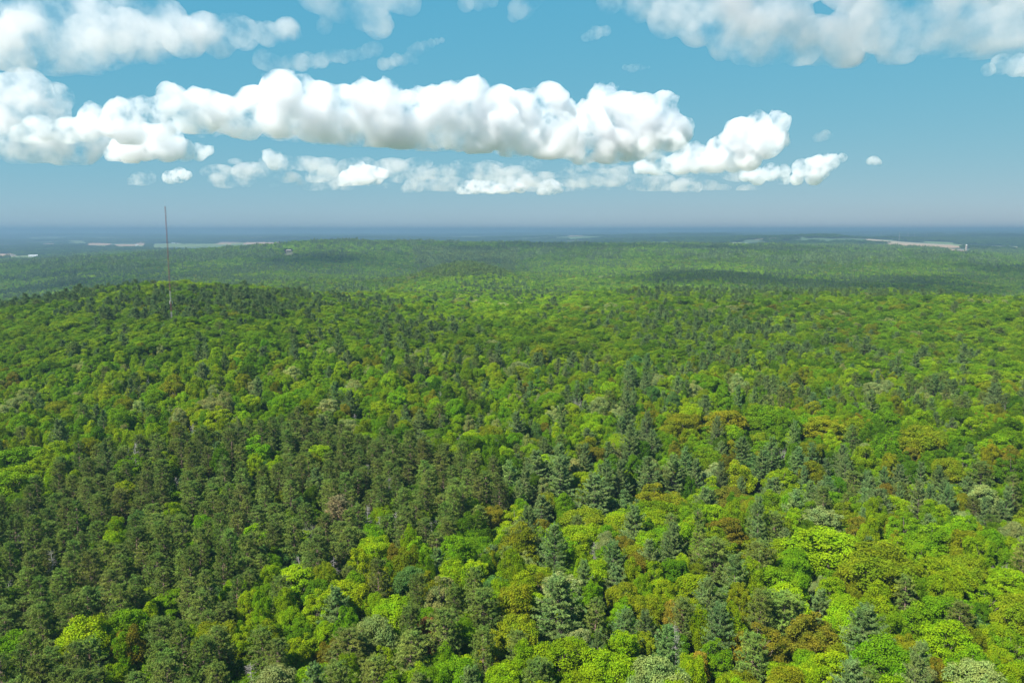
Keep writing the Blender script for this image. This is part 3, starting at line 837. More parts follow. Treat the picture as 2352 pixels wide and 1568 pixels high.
#          lime green deep olive bronze pale gold rust mint
P_RIGHT = [.48, .26, .06, .12, .03, .06, .004, .0, .01]
P_LEFT  = [.44, .36, .06, .08, .015, .05, .0, .0, .01]
P_MID   = [.40, .34, .08, .09, .02, .08, .0, .0, .01]
P_ROW   = [.20, .36, .22, .17, .05, .0, .0, .0, .0]
# region polygons (measuring-frame pixels) -> weights broadleaf / white pine / red pine / dead, palette
REG = [
    ([(950, 570), (1190, 570), (1180, 632), (970, 636)], (.14, .22, .64, .0), P_MID),
    ([(-900, 1130), (0, 1140), (120, 1060), (300, 1010), (480, 985), (700, 960), (860, 1010), (1010, 1035), (1150, 1060), (1190, 1170), (1010, 1240), (800, 1290), (560, 1330), (470, 1450), (440, 1700), (420, 2600), (-900, 2600)], (.08, .01, .90, .01), P_LEFT),
    ([(430, 1300), (800, 1270), (1000, 1240), (1150, 1400), (1120, 2600), (420, 2600)], (.62, .02, .35, .01), P_RIGHT),
    ([(1180, 1010), (1500, 1030), (1560, 1100), (1380, 1190), (1200, 1180)], (.42, .48, .09, .01), P_MID),
    ([(850, 830), (1560, 830), (1560, 1030), (1180, 1050), (1000, 1020), (700, 960), (690, 900)], (.68, .22, .085, .015), P_MID),
    ([(1560, 940), (2900, 920), (2900, 1110), (2300, 1120), (1900, 1060), (1600, 1010)], (.93, .05, .02, .0), P_ROW),
    ([(1560, 1010), (1900, 1060), (2300, 1120), (2900, 1110), (2900, 1200), (1950, 1170), (1560, 1090)], (.40, .48, .10, .02), P_ROW),
    ([(1650, 870), (2400, 870), (2400, 950), (1700, 940)], (.55, .15, .29, .01), P_MID),
    ([(1480, 690), (2900, 690), (2900, 870), (1480, 860)], (.64, .32, .03, .01), P_MID),
    ([(40, 640), (760, 640), (720, 720), (560, 735), (0, 740), (0, 690)], (.38, .58, .04, .0), P_LEFT),
    ([(-900, 735), (850, 720), (700, 960), (300, 1010), (0, 1100), (-900, 1130)], (.91, .06, .025, .005), P_LEFT),
    ([(850, 690), (1500, 690), (1560, 830), (850, 830)], (.74, .22, .035, .005), P_MID),
    ([(1100, 1180), (1400, 1190), (1950, 1170), (2900, 1200), (2900, 2600), (1100, 2600)], (.83, .10, .065, .005), P_RIGHT),
    ([(-900, 600), (800, 585), (860, 690), (-900, 690)], (.60, .38, .02, .0), P_MID),
    ([(1500, 570), (2900, 570), (2900, 690), (1500, 690)], (.58, .40, .02, .0), P_MID),
]
DEF_W, DEF_P = (.80, .16, .035, .005), P_MID
def region_of(px, py):
    k = np.full(px.shape, -1)
    for i in reversed(range(len(REG))):
        k[in_poly(px, py, REG[i][0])] = i
    return k

def fit(region, scale, lst):
    x0, y0 = region
    return [((x0 + a * scale) / 1.08844, (y0 + b * scale) / 1.08844, r * scale / 1.08844, k, c) for a, b, r, k, c in lst]
B_, W_, R_, D_ = 'broadleaf', 'white_pine', 'red_pine', 'dead'
FEAT = fit((800, 1150), 900 / 2352, [
    (1560,1000,165,W_,0),(1970,1110,108,W_,0),(2230,1230,115,W_,0),(1800,260,130,W_,0),(1560,130,110,W_,0),(1900,690,100,W_,0),(1790,1230,70,W_,0),(2290,520,75,W_,0),(2150,110,95,W_,0),(1310,215,50,W_,0),(1720,770,80,W_,0),(1980,120,80,W_,0),
    (1720,440,135,B_,'olive'),(1960,430,105,B_,'lime'),(2170,300,130,B_,'olive'),(2180,440,110,B_,'lime'),(1560,600,130,B_,'green'),(2120,560,90,B_,'lime'),(1985,550,55,B_,'bronze'),(2050,720,110,B_,'bronze'),(1320,860,130,B_,'lime'),(1270,1190,135,B_,'olive'),(2290,760,100,B_,'deep'),(2150,980,100,B_,'olive'),(2300,1000,55,B_,'gold'),(990,480,115,B_,'deep'),(1060,590,90,B_,'green'),(640,620,100,B_,'lime'),(350,600,95,B_,'lime'),(250,720,95,B_,'lime'),(390,830,100,B_,'olive'),(600,800,90,B_,'mint'),(890,860,85,B_,'green'),(470,1060,140,B_,'lime'),(1130,370,65,B_,'bronze'),(950,1170,70,B_,'green'),(640,1400,95,B_,'lime'),(1560,1400,170,B_,'lime'),(1680,1230,95,B_,'pale'),(1350,670,65,B_,'pale'),(2140,740,55,B_,'lime'),(1760,170,90,B_,'lime'),(490,640,70,B_,'bronze'),(1960,910,90,B_,'olive'),(720,1120,38,B_,'rust'),
    (1340,530,125,R_,0),(1080,1030,115,R_,0),(820,1180,110,R_,0),(570,1250,115,R_,0),(180,1230,130,R_,0),(110,350,85,R_,'brown'),(1010,870,65,R_,0),(1070,1280,75,R_,0),(1790,1080,75,R_,0),(1220,700,60,R_,0),(860,980,60,R_,0),
    (1575,1260,75,D_,1),(600,220,50,D_,2),(505,400,50,D_,2),(300,400,45,D_,0),(390,440,40,D_,3),(760,420,45,D_,0),(1790,650,45,D_,3),(100,770,45,D_,2),(2330,1290,30,D_,0),(445,230,40,D_,0)])
FEAT += fit((1660, 1000), 900 / 1996, [
    (1110,1330,120,W_,0),(300,1280,92,W_,0),(40,450,85,W_,0),(45,770,65,W_,0),(180,420,60,W_,0),(1130,490,55,W_,0),(1420,430,50,W_,0),(770,440,42,W_,0),(1090,665,38,W_,0),(600,300,55,W_,0),(990,320,52,W_,0),(830,310,50,W_,0),(1130,870,60,W_,0),(1480,560,55,W_,0),
    (900,890,170,B_,'lime'),(1190,1030,190,B_,'olive'),(640,870,75,B_,'lime'),(190,1080,110,B_,'lime'),(870,710,110,B_,'pale'),(380,580,95,B_,'bronze'),(340,760,110,B_,'bronze'),(360,380,72,B_,'bronze'),(270,430,65,B_,'pale'),(590,590,80,B_,'lime'),(50,610,90,B_,'olive'),(410,470,90,B_,'lime'),(650,490,100,B_,'lime'),(1270,860,95,B_,'lime'),(1470,800,110,B_,'green'),(1660,850,90,B_,'olive'),(1540,1030,130,B_,'lime'),(1760,580,80,B_,'pale'),(1640,690,70,B_,'pale'),(690,1160,120,B_,'lime'),(50,1190,65,B_,'gold'),(175,1460,60,B_,'gold'),(540,1400,140,B_,'bronze'),(800,1370,140,B_,'bronze'),(1200,1490,140,B_,'green'),(1400,1270,100,B_,'green'),(1000,1180,90,B_,'lime'),(1560,1390,130,B_,'lime'),(1710,1500,100,B_,'green'),(1900,1400,95,B_,'green'),(950,1490,95,B_,'olive'),(1420,1530,50,B_,'pale'),(70,960,75,B_,'deep'),(1330,730,90,B_,'green'),(1290,620,90,B_,'lime'),(980,650,80,B_,'olive'),
    (560,140,115,B_,'green'),(350,160,115,B_,'olive'),(680,190,90,B_,'green'),(900,200,110,B_,'olive'),(1230,150,85,B_,'green'),(1410,160,90,B_,'lime'),(1440,250,110,B_,'olive'),(1160,220,80,B_,'deep'),(1640,120,72,B_,'deep'),(1060,140,55,B_,'bronze'),(1840,290,82,B_,'lime'),(1630,250,80,B_,'green'),(1660,380,75,B_,'green'),(1240,310,80,B_,'green'),(100,160,90,B_,'olive'),(1110,290,45,B_,'pale'),(800,160,80,B_,'green'),(1740,170,75,B_,'lime'),(1900,200,80,B_,'deep'),
    (290,900,110,R_,0),(530,950,85,R_,0),(650,1190,130,R_,0),(1040,500,60,R_,0),(1330,560,52,R_,0),(1760,420,52,R_,0),(620,720,55,R_,0),(500,1230,70,R_,0),
    (650,320,40,D_,1),(710,315,40,D_,4),(1850,950,45,D_,1),(65,1440,35,D_,0),(740,210,35,D_,4)])
FEAT += fit((0, 1150), 800 / 2252, [
    (920,1320,110,B_,'bronze'),(900,1400,100,B_,'green'),(820,1510,70,B_,'lime'),(1910,830,85,B_,'lime'),(2050,1130,85,B_,'lime'),(1690,1280,85,B_,'lime'),(1370,640,80,B_,'green'),(100,200,125,B_,'lime'),(920,100,125,B_,'green'),(130,50,130,B_,'green'),(1060,1100,45,B_,'lime'),(1640,960,60,B_,'lime'),(2080,1380,80,B_,'lime'),(870,240,80,B_,'olive'),(1870,1230,95,B_,'olive'),(1340,1250,70,B_,'lime'),(780,560,50,B_,'lime'),
    (1000,590,42,D_,2),(1310,540,40,D_,0),(70,930,55,D_,3),(2100,760,45,D_,0),(2170,560,30,D_,4)])

MAST_P, _ = on_ground(395, 742, 12.0)
trees = []     # x, y, radius, height, kind, colour name, tint, region
def jit(c, rg, s=0.10):
    f = np.array(c) * (1 + rg.normal(0, s)) * (1 + rg.normal(0, 0.05, 3))
    return tuple(float(x) for x in f)
def tint_of(kind, cname, rg):
    if kind == B_: return jit(PAL[cname], rg)
    if kind == W_: return jit(WP_T, rg)
    if kind == R_: return jit((0.20, 0.150, 0.065) if cname == 'brown' else RP_T, rg, 0.13)
    return (0.3, 0.3, 0.3)
rg = np.random.default_rng(11)
for (px, py, pr, kind, c) in FEAT:
    h0 = {B_: 16.0, W_: 20.0, R_: 18.5, D_: 13.0}[kind]
    P, t = on_ground(px, py, h0 * 0.70)
    rad = float(np.clip(pr / FPX * t, *{B_: (2.6, 8.5), W_: (2.2, 6.6), R_: (2.2, 4.6), D_: (1.8, 4.0)}[kind]))
    h = {B_: 11.5 + rad * 0.95, W_: 14.0 + rad * 1.25, R_: 17.8 + rng.normal(0, 1), D_: 13 + rng.normal(0, 1.5)}[kind]
    cn = c if isinstance(c, str) else ''
    trees.append((P[0], P[1], rad, float(h), kind, cn, tint_of(kind, cn, rg), c if kind == D_ else -1))

NEAR_R = 430.0
cell = 9.0
grid = {}
def put(i, x, y): grid.setdefault((int(x // cell), int(y // cell)), []).append(i)
def free(x, y, r, k):
    cx_, cy_ = int(x // cell), int(y // cell)
    for a in (-2, -1, 0, 1, 2):
        for b_ in (-2, -1, 0, 1, 2):
            for i in grid.get((cx_ + a, cy_ + b_), ()):
                t = trees[i]
                if (t[0] - x) ** 2 + (t[1] - y) ** 2 < (k * (t[2] + r)) ** 2: return False
    return True
for i, t in enumerate(trees): put(i, t[0], t[1])
NC = 48000
cr = np.sqrt(rg.uniform(48 ** 2, NEAR_R ** 2, NC)); ca = np.radians(rg.uniform(-44, 44, NC))
cxs, cys = cr * np.sin(ca), cr * np.cos(ca)
cg = ground(cxs, cys)
cpx, cpy, _ = pix(cxs, cys, cg + 13)
creg = region_of(cpx, cpy)
cs1 = fbm(cxs / 55, cys / 55, 71)
for i in range(NC):
    w, pal = (REG[creg[i]][1], REG[creg[i]][2]) if creg[i] >= 0 else (DEF_W, DEF_P)
    if w[1] < 0.45 and cs1[i] < 0.47: w = (w[0] + w[1] * .8, w[1] * .2, w[2], w[3])
    u = rg.uniform(); kind = B_ if u < w[0] else W_ if u < w[0] + w[1] else R_ if u < w[0] + w[1] + w[2] else D_
    cn = ''
    if kind == B_:
        cn = PN[rg.choice(9, p=np.array(pal) / sum(pal))]
        big = 1.18 if pal is P_ROW else 1.0
        rad = float(np.clip(rg.lognormal(math.log(3.5 * big), 0.24), 2.1, 6.4)); h = 11.5 + rad * 1.0 + rg.normal(0, 1.6)
    elif kind == W_: rad = rg.uniform(2.7, 4.4); h = 13.0 + rad * 1.35 + rg.normal(0, 2.2)
    elif kind == R_: rad = rg.uniform(2.15, 3.0); h = 16.2 + rg.normal(0, 1.9)
    else: rad = 2.2; h = 14 + rg.normal(0, 2)
    if abs(cxs[i] - MAST_P[0]) < 7 and abs(cys[i] - MAST_P[1]) < 7: continue
    kk = 0.88 if kind == R_ else 0.74
    if free(cxs[i], cys[i], rad, kk):
        trees.append((float(cxs[i]), float(cys[i]), rad, float(h), kind, cn, tint_of(kind, cn, rg), int(rg.integers(5)) if kind == D_ else -1))
        put(len(trees) - 1, cxs[i], cys[i])
TX = np.array([t[0] for t in trees]); TY = np.array([t[1] for t in trees]); TZ = ground(TX, TY)
TR = np.array([t[2] for t in trees]); TH = np.array([t[3] for t in trees])
TPX, TPY, TF = pix(TX, TY, TZ + TH * 0.8)
seen = (TPX > -15) & (TPX < 2367) & (TPY < 1568 + 40) & (TPY > 0) & (TF > 10)
order = np.argsort(-np.where(seen, TR * (0.8 + TH / 60) / TF, -1))
CAP = {B_: 300, W_: 200, R_: 300, D_: 60}
single = []; used = {k: 0 for k in CAP}
for i in order:
    k = trees[i][4]
    if seen[i] and used[k] < CAP[k]:
        used[k] += 1; single.append(int(i))
single_set = set(single)

# ---- words that single a tree out: colour, size, and what stands next to it
CW = {'lime': 'bright lime green', 'green': 'fresh green', 'deep': 'deep green', 'olive': 'olive yellow', 'bronze': 'bronze brown', 'pale': 'pale silvery green', 'gold': 'golden yellow', 'rust': 'rusty orange', 'mint': 'cool mint green'}
def short(i):
    k, c = trees[i][4], trees[i][5]
    return {B_: '%s broadleaf' % CW.get(c, ''), W_: 'blue-green white pine', R_: 'brownish red pine' if c == 'brown' else 'dull olive red pine', D_: 'bare grey dead tree'}[k]
def size_word(i):
    k = trees[i][4]; r = TR[i]
    lo, hi = {B_: (3.7, 5.2), W_: (3.1, 4.2), R_: (2.55, 3.1), D_: (2.0, 3.0)}[k]
    return 'small' if r < lo else 'broad' if r > hi else 'middling'
def tree_label(i):
    d = np.hypot(TX - TX[i], TY - TY[i]); near = [int(j) for j in np.argsort(d)[1:7]]
    other = []
    for j in near:
        s = short(j)
        if s not in other: other.append(s)
        if len(other) == 2: break
    own = {B_: '%s %s broadleaf crown' % (size_word(i), CW.get(trees[i][5], '')), W_: '%s blue-green layered white pine' % size_word(i),
           R_: '%s %s tufted red pine' % (size_word(i), 'brownish' if trees[i][5] == 'brown' else 'dull olive'), D_: '%s bare grey dead tree' % size_word(i)}[trees[i][4]]
    lab = own + ' between ' + other[0] + ' and ' + (other[1] if len(other) > 1 else 'its like')
    if lab in LABELS:                            # tell look-alikes apart by the odd tree standing nearest
        o2 = [int(j) for j in np.argsort(d)[1:60] if short(j) not in (short(i), other[0]) and not (len(other) > 1 and short(j) == other[1])]
        if o2:
            n_b = int((d < d[o2[0]]).sum())
            lab = own.replace('tufted ', '').replace('layered ', '').replace('dull ', '').replace('bright ', '') + ' by ' + other[0].replace('dull ', '').replace('bright ', '') + ', ' + (NUMW[n_b] if n_b < len(NUMW) else 'several') + ' trees from ' + short(o2[0]).replace('bright ', '').replace('dull ', '').replace('pale ', '')
    if len(lab.split()) > 16: lab = lab.replace(' broadleaf crown', ' crown').replace('bright ', '')
    LABELS.add(lab)
    return lab
LABELS = set(); NUMW = ['one', 'one', 'two', 'three', 'four', 'five', 'six', 'seven', 'eight', 'nine', 'ten', 'eleven', 'twelve', 'thirteen', 'fourteen', 'fifteen', 'sixteen', 'seventeen', 'eighteen', 'nineteen', 'twenty']
NAME = {B_: 'broadleaf_tree', W_: 'white_pine', R_: 'red_pine', D_: 'dead_tree'}
GRP = {B_: 'broadleaf trees of the forest', W_: 'white pines of the forest', R_: 'red pines of the forest', D_: 'dead trees standing in the forest'}
MODEL_DIM = {B_: (5.0, 18.0), W_: (4.2, 22.0), R_: (3.0, 20.0), D_: (3.4, 17.0)}
for n_, i in enumerate(single):
    k = trees[i][4]
    if k == D_: cm, tm = DEAD[trees[i][7] % 5]
    elif k == B_ and trees[i][5] == 'pale': cm, tm = MODELS[k][(2, 7, 0)[n_ % 3]]
    else: cm, tm = MODELS[k][(n_ * 7 + i) % len(MODELS[k])]
    r0, h0 = MODEL_DIM[k]
    e = link(bpy.data.objects.new(NAME[k], None)); e.empty_display_size = 1.0
    e.location = (TX[i], TY[i], TZ[i]); e.rotation_euler = (float(rg.normal(0, .03)), float(rg.normal(0, .03)), float(rg.uniform(0, 6.283)))
    e.scale = (TR[i] / r0, TR[i] / r0 * float(rg.uniform(0.92, 1.08)), TH[i] / h0)
    tag(e, tree_label(i), 'tree' if k != D_ else 'dead tree', GRP[k])
    link(bpy.data.objects.new('trunk', tm), e)
    co = link(bpy.data.objects.new('crown' if k != D_ else 'branches', cm), e)
    co['tint'] = list(trees[i][6])

# ---- everything past the limit: one instanced object for each kind
def instancer(name, label, col, pts, scl, rot, idx, tint):
    me = bpy.data.meshes.new(name)
    n = len(pts)
    me.vertices.add(n); me.vertices.foreach_set('co', np.asarray(pts, np.float32).ravel())
    for nm, ty, fld, arr in (('size', 'FLOAT_VECTOR', 'vector', scl), ('turn', 'FLOAT_VECTOR', 'vector', rot), ('pick', 'INT', 'value', idx), ('tint', 'FLOAT_VECTOR', 'vector', tint)):
        a = me.attributes.new(nm, ty, 'POINT')
        a.data.foreach_set(fld, np.asarray(arr, np.int32 if ty == 'INT' else np.float32).ravel())
    o = link(bpy.data.objects.new(name, me))
    ng = bpy.data.node_groups.new(name, 'GeometryNodeTree')
    ng.interface.new_socket('Geometry', in_out='INPUT', socket_type='NodeSocketGeometry')
    ng.interface.new_socket('Geometry', in_out='OUTPUT', socket_type='NodeSocketGeometry')
    N = ng.nodes.new; K = ng.links.new
    gi = N('NodeGroupInput'); go = N('NodeGroupOutput')
    ci = N('GeometryNodeCollectionInfo'); ci.inputs['Collection'].default_value = col
    ci.inputs['Separate Children'].default_value = True; ci.inputs['Reset Children'].default_value = True
    ip = N('GeometryNodeInstanceOnPoints'); ip.inputs['Pick Instance'].default_value = True
    def attr(nm, ty):
        a = N('GeometryNodeInputNamedAttribute'); a.data_type = ty; a.inputs['Name'].default_value = nm
        return a.outputs['Attribute']
    K(gi.outputs[0], ip.inputs['Points']); K(ci.outputs[0], ip.inputs['Instance'])
    K(attr('pick', 'INT'), ip.inputs['Instance Index']); K(attr('turn', 'FLOAT_VECTOR'), ip.inputs['Rotation']); K(attr('size', 'FLOAT_VECTOR'), ip.inputs['Scale'])
    K(ip.outputs[0], go.inputs[0])
    md = o.modifiers.new('trees', 'NODES'); md.node_group = ng
    tag(o, label, kind='stuff')
    return o

bag = {k: dict(p=[], s=[], r=[], i=[], t=[]) for k in (B_, W_, R_)}
def throw(k, p, s, idx, t, rotz):
    b_ = bag[k]; n = len(p)
    b_['p'].append(p); b_['s'].append(s); b_['i'].append(idx); b_['t'].append(t)
    b_['r'].append(np.stack([np.zeros(n), np.zeros(n), rotz], 1))
for k in (B_, W_, R_):
    ids = np.array([i for i in range(len(trees)) if trees[i][4] == k and i not in single_set], int)
    if len(ids):
        r0, h0 = MODEL_DIM[k]
        throw(k, np.stack([TX[ids], TY[ids], TZ[ids]], 1), np.stack([TR[ids] / r0, TR[ids] / r0, TH[ids] / h0], 1),
              rg.integers(0, PROTO[k][1], len(ids)), np.array([trees[i][6] for i in ids]), rg.uniform(0, 6.28, len(ids)))

# bright understorey between and under the pines
NU = 5200
ur = np.sqrt(rg.uniform(50 ** 2, 330 ** 2, NU)); ua = np.radians(rg.uniform(-42, 42, NU))
ux, uy = ur * np.sin(ua), ur * np.cos(ua); uz = ground(ux, uy)
us = rg.uniform(0.30, 0.72, NU)
uc = np.array([PAL[c] for c in rg.choice(['green', 'lime', 'green', 'deep', 'mint'], NU)]) * rg.uniform(0.8, 1.15, (NU, 1))
throw(B_, np.stack([ux, uy, uz], 1), np.stack([us, us, us * rg.uniform(0.7, 1.0, NU)], 1), rg.integers(0, PROTO[B_][1], NU), uc, rg.uniform(0, 6.28, NU))

def field_mask(px, py): return np.zeros(px.shape, bool)
def pal_tints(pals, n):
    A = np.array([PAL[p] for p in PN]); out = np.zeros((n, 3))
    for key in set(id(p) for p in pals):
        pass
    return out
def scatter(r0, r1, step, lowlod, az=41, full=False):
    """jittered grid of trees (or groves) on the ground between two distances"""
    n = int(r1 * 2 / step) + 2
    gx_, gy_ = np.meshgrid(np.arange(-n // 2, n // 2), np.arange(0, int(n * 0.56) + 2))
    x = (gx_ + (gy_ % 2) * 0.5) * step; y = gy_ * step * 0.92
    x = (x + rg.uniform(-.42, .42, x.shape) * step).ravel(); y = (y + rg.uniform(-.42, .42, y.shape) * step).ravel()
    r = np.hypot(x, y); a = np.degrees(np.arctan2(x, y))
    keep = (r >= r0) & (r < r1) & (np.abs(a) < az)
    x, y, r = x[keep], y[keep], r[keep]
    z = ground(x, y)
    px, py, f = pix(x, y, z + 13)
    keep = (np.hypot(x - MAST_P[0], y - MAST_P[1]) > 7) & ~on_fields(x, y)
    x, y, z, px, py = x[keep], y[keep], z[keep], px[keep], py[keep]
    reg = region_of(px, py)
    n = len(x)
    W = np.array([REG[k][1] for k in range(len(REG))] + [DEF_W]); Pl = np.array([REG[k][2] for k in range(len(REG))] + [DEF_P])
    w = W[reg].copy(); pl = Pl[reg]
    # stands: patches where one kind gathers
    s1 = fbm(x / 130, y / 130, 41); s2 = fbm(x / 60, y / 60, 43)
    stand = w[:, 2] > 0.5
    w0 = w.copy()
    w[:, 1] *= np.clip((s1 - 0.44) * 5.0, 0.03, 1.1); w[:, 2] *= np.clip((s2 - 0.36) * 4, 0.05, 1.4)
    w[stand] = w0[stand]
    w = np.cumsum(w[:, :3], 1); w /= w[:, 2:3]
    u = rg.uniform(size=n)
    kind = (u[:, None] > w).sum(1)
    cum = np.cumsum(pl, 1); cum /= cum[:, -1:]
    # neighbours share colour in loose drifts
    pl = pl * np.array([1, 1, 1, 1, .6, 1, 1, .2, 1])[None]; cum = np.cumsum(pl, 1); cum /= cum[:, -1:]
    uu = np.clip(0.62 * rg.uniform(size=n) + 0.38 * np.clip((fbm(x / 55, y / 55, 47) - 0.25) * 2, 0, 1), 0, .999)
    ci_ = (uu[:, None] > cum).sum(1)
    A = np.array([PAL[p] for p in PN])
    if lowlod:                                   # a grove averages its trees
        A = A * 0.55 + np.array(PAL['green']) * 0.30 + np.array(PAL['lime']) * 0.15
    tint = A[np.clip(ci_, 0, 8)] * (1 + rg.normal(0, 0.10, (n, 1)))
    tint = tint * (0.60 + 0.84 * fbm(x / 240, y / 240, 83))[:, None]
    for k, kd in enumerate((B_, W_, R_)):
        m_ = kind == k; c = int(m_.sum())
        if not c: continue
        nh, nm, nl = PROTO[kd][1:]
        sc_ = rg.lognormal(0, 0.17, c)
        if lowlod:
            idx = nh + nm + rg.integers(0, nl, c); sxy = np.full(c, step / 22.0) * rg.uniform(0.9, 1.15, c); szz = rg.uniform(0.85, 1.15, c)
        else:
            idx = rg.integers(0, nh, c) if full else nh + rg.integers(0, nm, c); sxy = sc_ * {B_: 0.90, W_: 0.86, R_: 0.98}[kd]; szz = {B_: 0.86, W_: 0.80, R_: 0.82}[kd] * (0.6 + 0.4 * sc_)
        tt = tint[m_] if kd == B_ else np.array(WP_T if kd == W_ else RP_T) * (1 + rg.normal(0, 0.12, (c, 1)))
        throw(kd, np.stack([x[m_], y[m_], z[m_]], 1), np.stack([sxy, sxy, szz], 1), idx, tt, rg.uniform(0, 6.28, c))

# ------------------------------------------------------------------ fields on the plain (pixel outlines carried down to the ground)
FIELD_PX = [
    ('tan', [(60, 590), (-60, 588), (-60, 582), (25, 583)]), ('hay', [(70, 594), (20, 592), (20, 587), (85, 588)]),
    ('tan', [(195, 563.5), (200, 560.5), (235, 559), (258, 562), (245, 564)]), ('tan', [(262, 564.5), (266, 561.5), (330, 561), (336, 563.5)]),
    ('tan', [(310, 563), (318, 556.5), (330, 556), (338, 562)]), ('tan', [(92, 561), (95, 558.5), (130, 558.5), (128, 560.5)]),
    ('hay', [(345, 567), (350, 562.5), (440, 560), (560, 559), (560, 563), (450, 568)]), ('tan', [(490, 563), (500, 557), (525, 555.5), (560, 557.5), (545, 562)]),
    ('tan', [(558, 562), (560, 557), (610, 556), (650, 558), (640, 561)]), ('hay', [(150, 558), (160, 553), (200, 553), (205, 557)]),
    ('hay', [(60, 548), (70, 545), (150, 545), (150, 547)]), ('tan', [(570, 547), (575, 545), (610, 545), (612, 546.5)]),
    ('hay', [(1060, 545), (1065, 542.5), (1180, 542.5), (1175, 545)]), ('tan', [(1300, 543.5), (1310, 542), (1340, 542), (1342, 543)]),
    ('sand', [(1955, 566.5), (1960, 562.5), (2060, 560.5), (2130, 563), (2160, 566.5), (2165, 570), (2100, 569), (2040, 566)]),
    ('sand', [(2110, 575), (2120, 571.5), (2180, 572.5), (2215, 576), (2215, 580), (2180, 580)]),
    ('sand', [(2125, 570), (2128, 565), (2180, 564), (2212, 566.5), (2210, 570), (2160, 571)]),
    ('sand', [(2140, 584), (2150, 580.5), (2232, 582), (2235, 588.5), (2190, 587)]),
    ('tan', [(2330, 570), (2332, 568.6), (2346, 568.8), (2345, 570)]),
    ('tan', [(2205, 533), (2210, 531.5), (2240, 531.5), (2238, 533)]),
]
BUILD_PX = [(28, 588.5, 34), (78, 590.5, 46), (141, 562.5, 26), (398, 559.8, 30), (408, 560.5, 22), (663, 579.5, 15), (712, 547, 30), (315, 565.0, 24), (2165, 573.5, 28), (2205, 577, 26)]
SILO_PX = (2219, 577.0)
YARDS = []
FIELDS = []
for kind, poly in FIELD_PX:
    g = [on_ground(px, py, 0.0)[0] for px, py in poly]
    FIELDS.append((kind, [(p[0], p[1]) for p in g]))
for bx_, by_, bl_ in BUILD_PX + [(*SILO_PX, 30)]:
    p, _ = on_ground(bx_, by_, 0.0)
    YARDS.append(p)
def on_fields(x, y):
    k = np.zeros(x.shape, bool)
    if x.size == 0 or np.hypot(x, y).max() < 2500: return k
    for kd_, poly in FIELDS:
        for sc_ in ((1.0, 1.03, 1.06, 1.08) if kd_ == 'sand' else (1.0, 1.03, 1.06, 1.09, 1.12, 1.15, 1.17)): k |= in_poly(x * sc_, y * sc_, poly)
    for p in YARDS:
        L_ = math.hypot(p[0], p[1]); al = (x * p[0] + y * p[1]) / L_; ac = np.abs(x * p[1] - y * p[0]) / L_
        k |= (al > L_ * 0.90) & (al < L_ + 25) & (ac < 22)
    return k
FM = {'tan': plain_mat('ploughed_field', (0.30, 0.185, 0.11), 0.95, 0.02, 0.2), 'hay': plain_mat('pasture', (0.10, 0.135, 0.03), 0.95, 0.015, 0.3), 'sand': plain_mat('bare_sand', (0.31, 0.20, 0.115), 0.95, 0.03, 0.2)}
FLAB = {'tan': 'tan ploughed field lying between woods on the far plain', 'hay': 'pale green pasture on the far plain', 'sand': 'bare sandy clearing beside the far silo'}
for kind, poly in FIELDS:
    bm = bmesh.new()
    vs = [bm.verts.new((x, y, 0)) for x, y in poly]
    f = bm.faces.new(vs)
    bmesh.ops.triangulate(bm, faces=bm.faces[:])
    for _ in range(4): bmesh.ops.subdivide_edges(bm, edges=bm.edges[:], cuts=1, use_grid_fill=True)
    co = np.array([v.co[:] for v in bm.verts])
    zz = ground(co[:, 0], co[:, 1])
    for v, z_ in zip(bm.verts, zz): v.co.z = z_ + 2.2
    bmesh.ops.recalc_face_normals(bm, faces=bm.faces[:])
    me = bpy.data.meshes.new('field'); bm.to_mesh(me); bm.free(); me.materials.append(FM[kind])
    tag(link(bpy.data.objects.new('field', me)), FLAB[kind], kind='structure')

scatter(NEAR_R, 1150, 5.7, False, 41, True)
scatter(1150, 2300, 6.4, False, 39)
scatter(2300, 4700, 19.0, True, 38)
# beyond: woods with open ground between them
def far_woods(r0, r1, step, size, dens):
    n = int(r1 * 2 / step) + 2
    gx_, gy_ = np.meshgrid(np.arange(-n // 2, n // 2), np.arange(0, n // 2 + 1))
    x = gx_ * step + rg.uniform(-.45, .45, gx_.shape) * step; y = gy_ * step + rg.uniform(-.45, .45, gx_.shape) * step
    x, y = x.ravel(), y.ravel(); r = np.hypot(x, y); a = np.degrees(np.arctan2(x, y))
    wood = fbm(x / 700, y / 420, 61, 4)
    k = (r >= r0) & (r < r1) & (np.abs(a) < 38) & (wood > dens)
    x, y = x[k], y[k]; k = ~on_fields(x, y); x, y = x[k], y[k]; z = ground(x, y); c = len(x)
    nh, nm, nl = PROTO[B_][1:]
    s = size / 22.0 * rg.uniform(0.85, 1.2, c)
    tint = np.array(PAL['green']) * 0.55 * (1 + rg.normal(0, 0.13, (c, 1))) * (0.85 + 0.4 * fbm(x / 900, y / 900, 67))[:, None]
    throw(B_, np.stack([x, y, z - 2], 1), np.stack([s, s, rg.uniform(0.8, 1.15, c) * max(1.0, size / 90)], 1), nh + nm + rg.integers(0, nl, c), tint, rg.uniform(0, 6.28, c))
far_woods(4700, 9000, 34, 40, 0.49)
far_woods(9000, 20000, 90, 110, 0.50)
STUFF = {B_: ('broadleaf_forest', 'unbroken green broadleaf canopy rolling away over the hills'), W_: ('white_pine_forest', 'dark blue-green pines scattered through the far canopy'), R_: ('red_pine_forest', 'dull olive pine stands beyond the nearest slope')}
for k in (B_, W_, R_):
    b_ = bag[k]
    instancer(STUFF[k][0], STUFF[k][1], PROTO[k][0], np.concatenate(b_['p']), np.concatenate(b_['s']), np.concatenate(b_['r']), np.concatenate(b_['i']), np.concatenate(b_['t']))
print('TREES near', len(trees), 'single', used, 'instances', {k: sum(len(p) for p in bag[k]['p']) for k in bag})

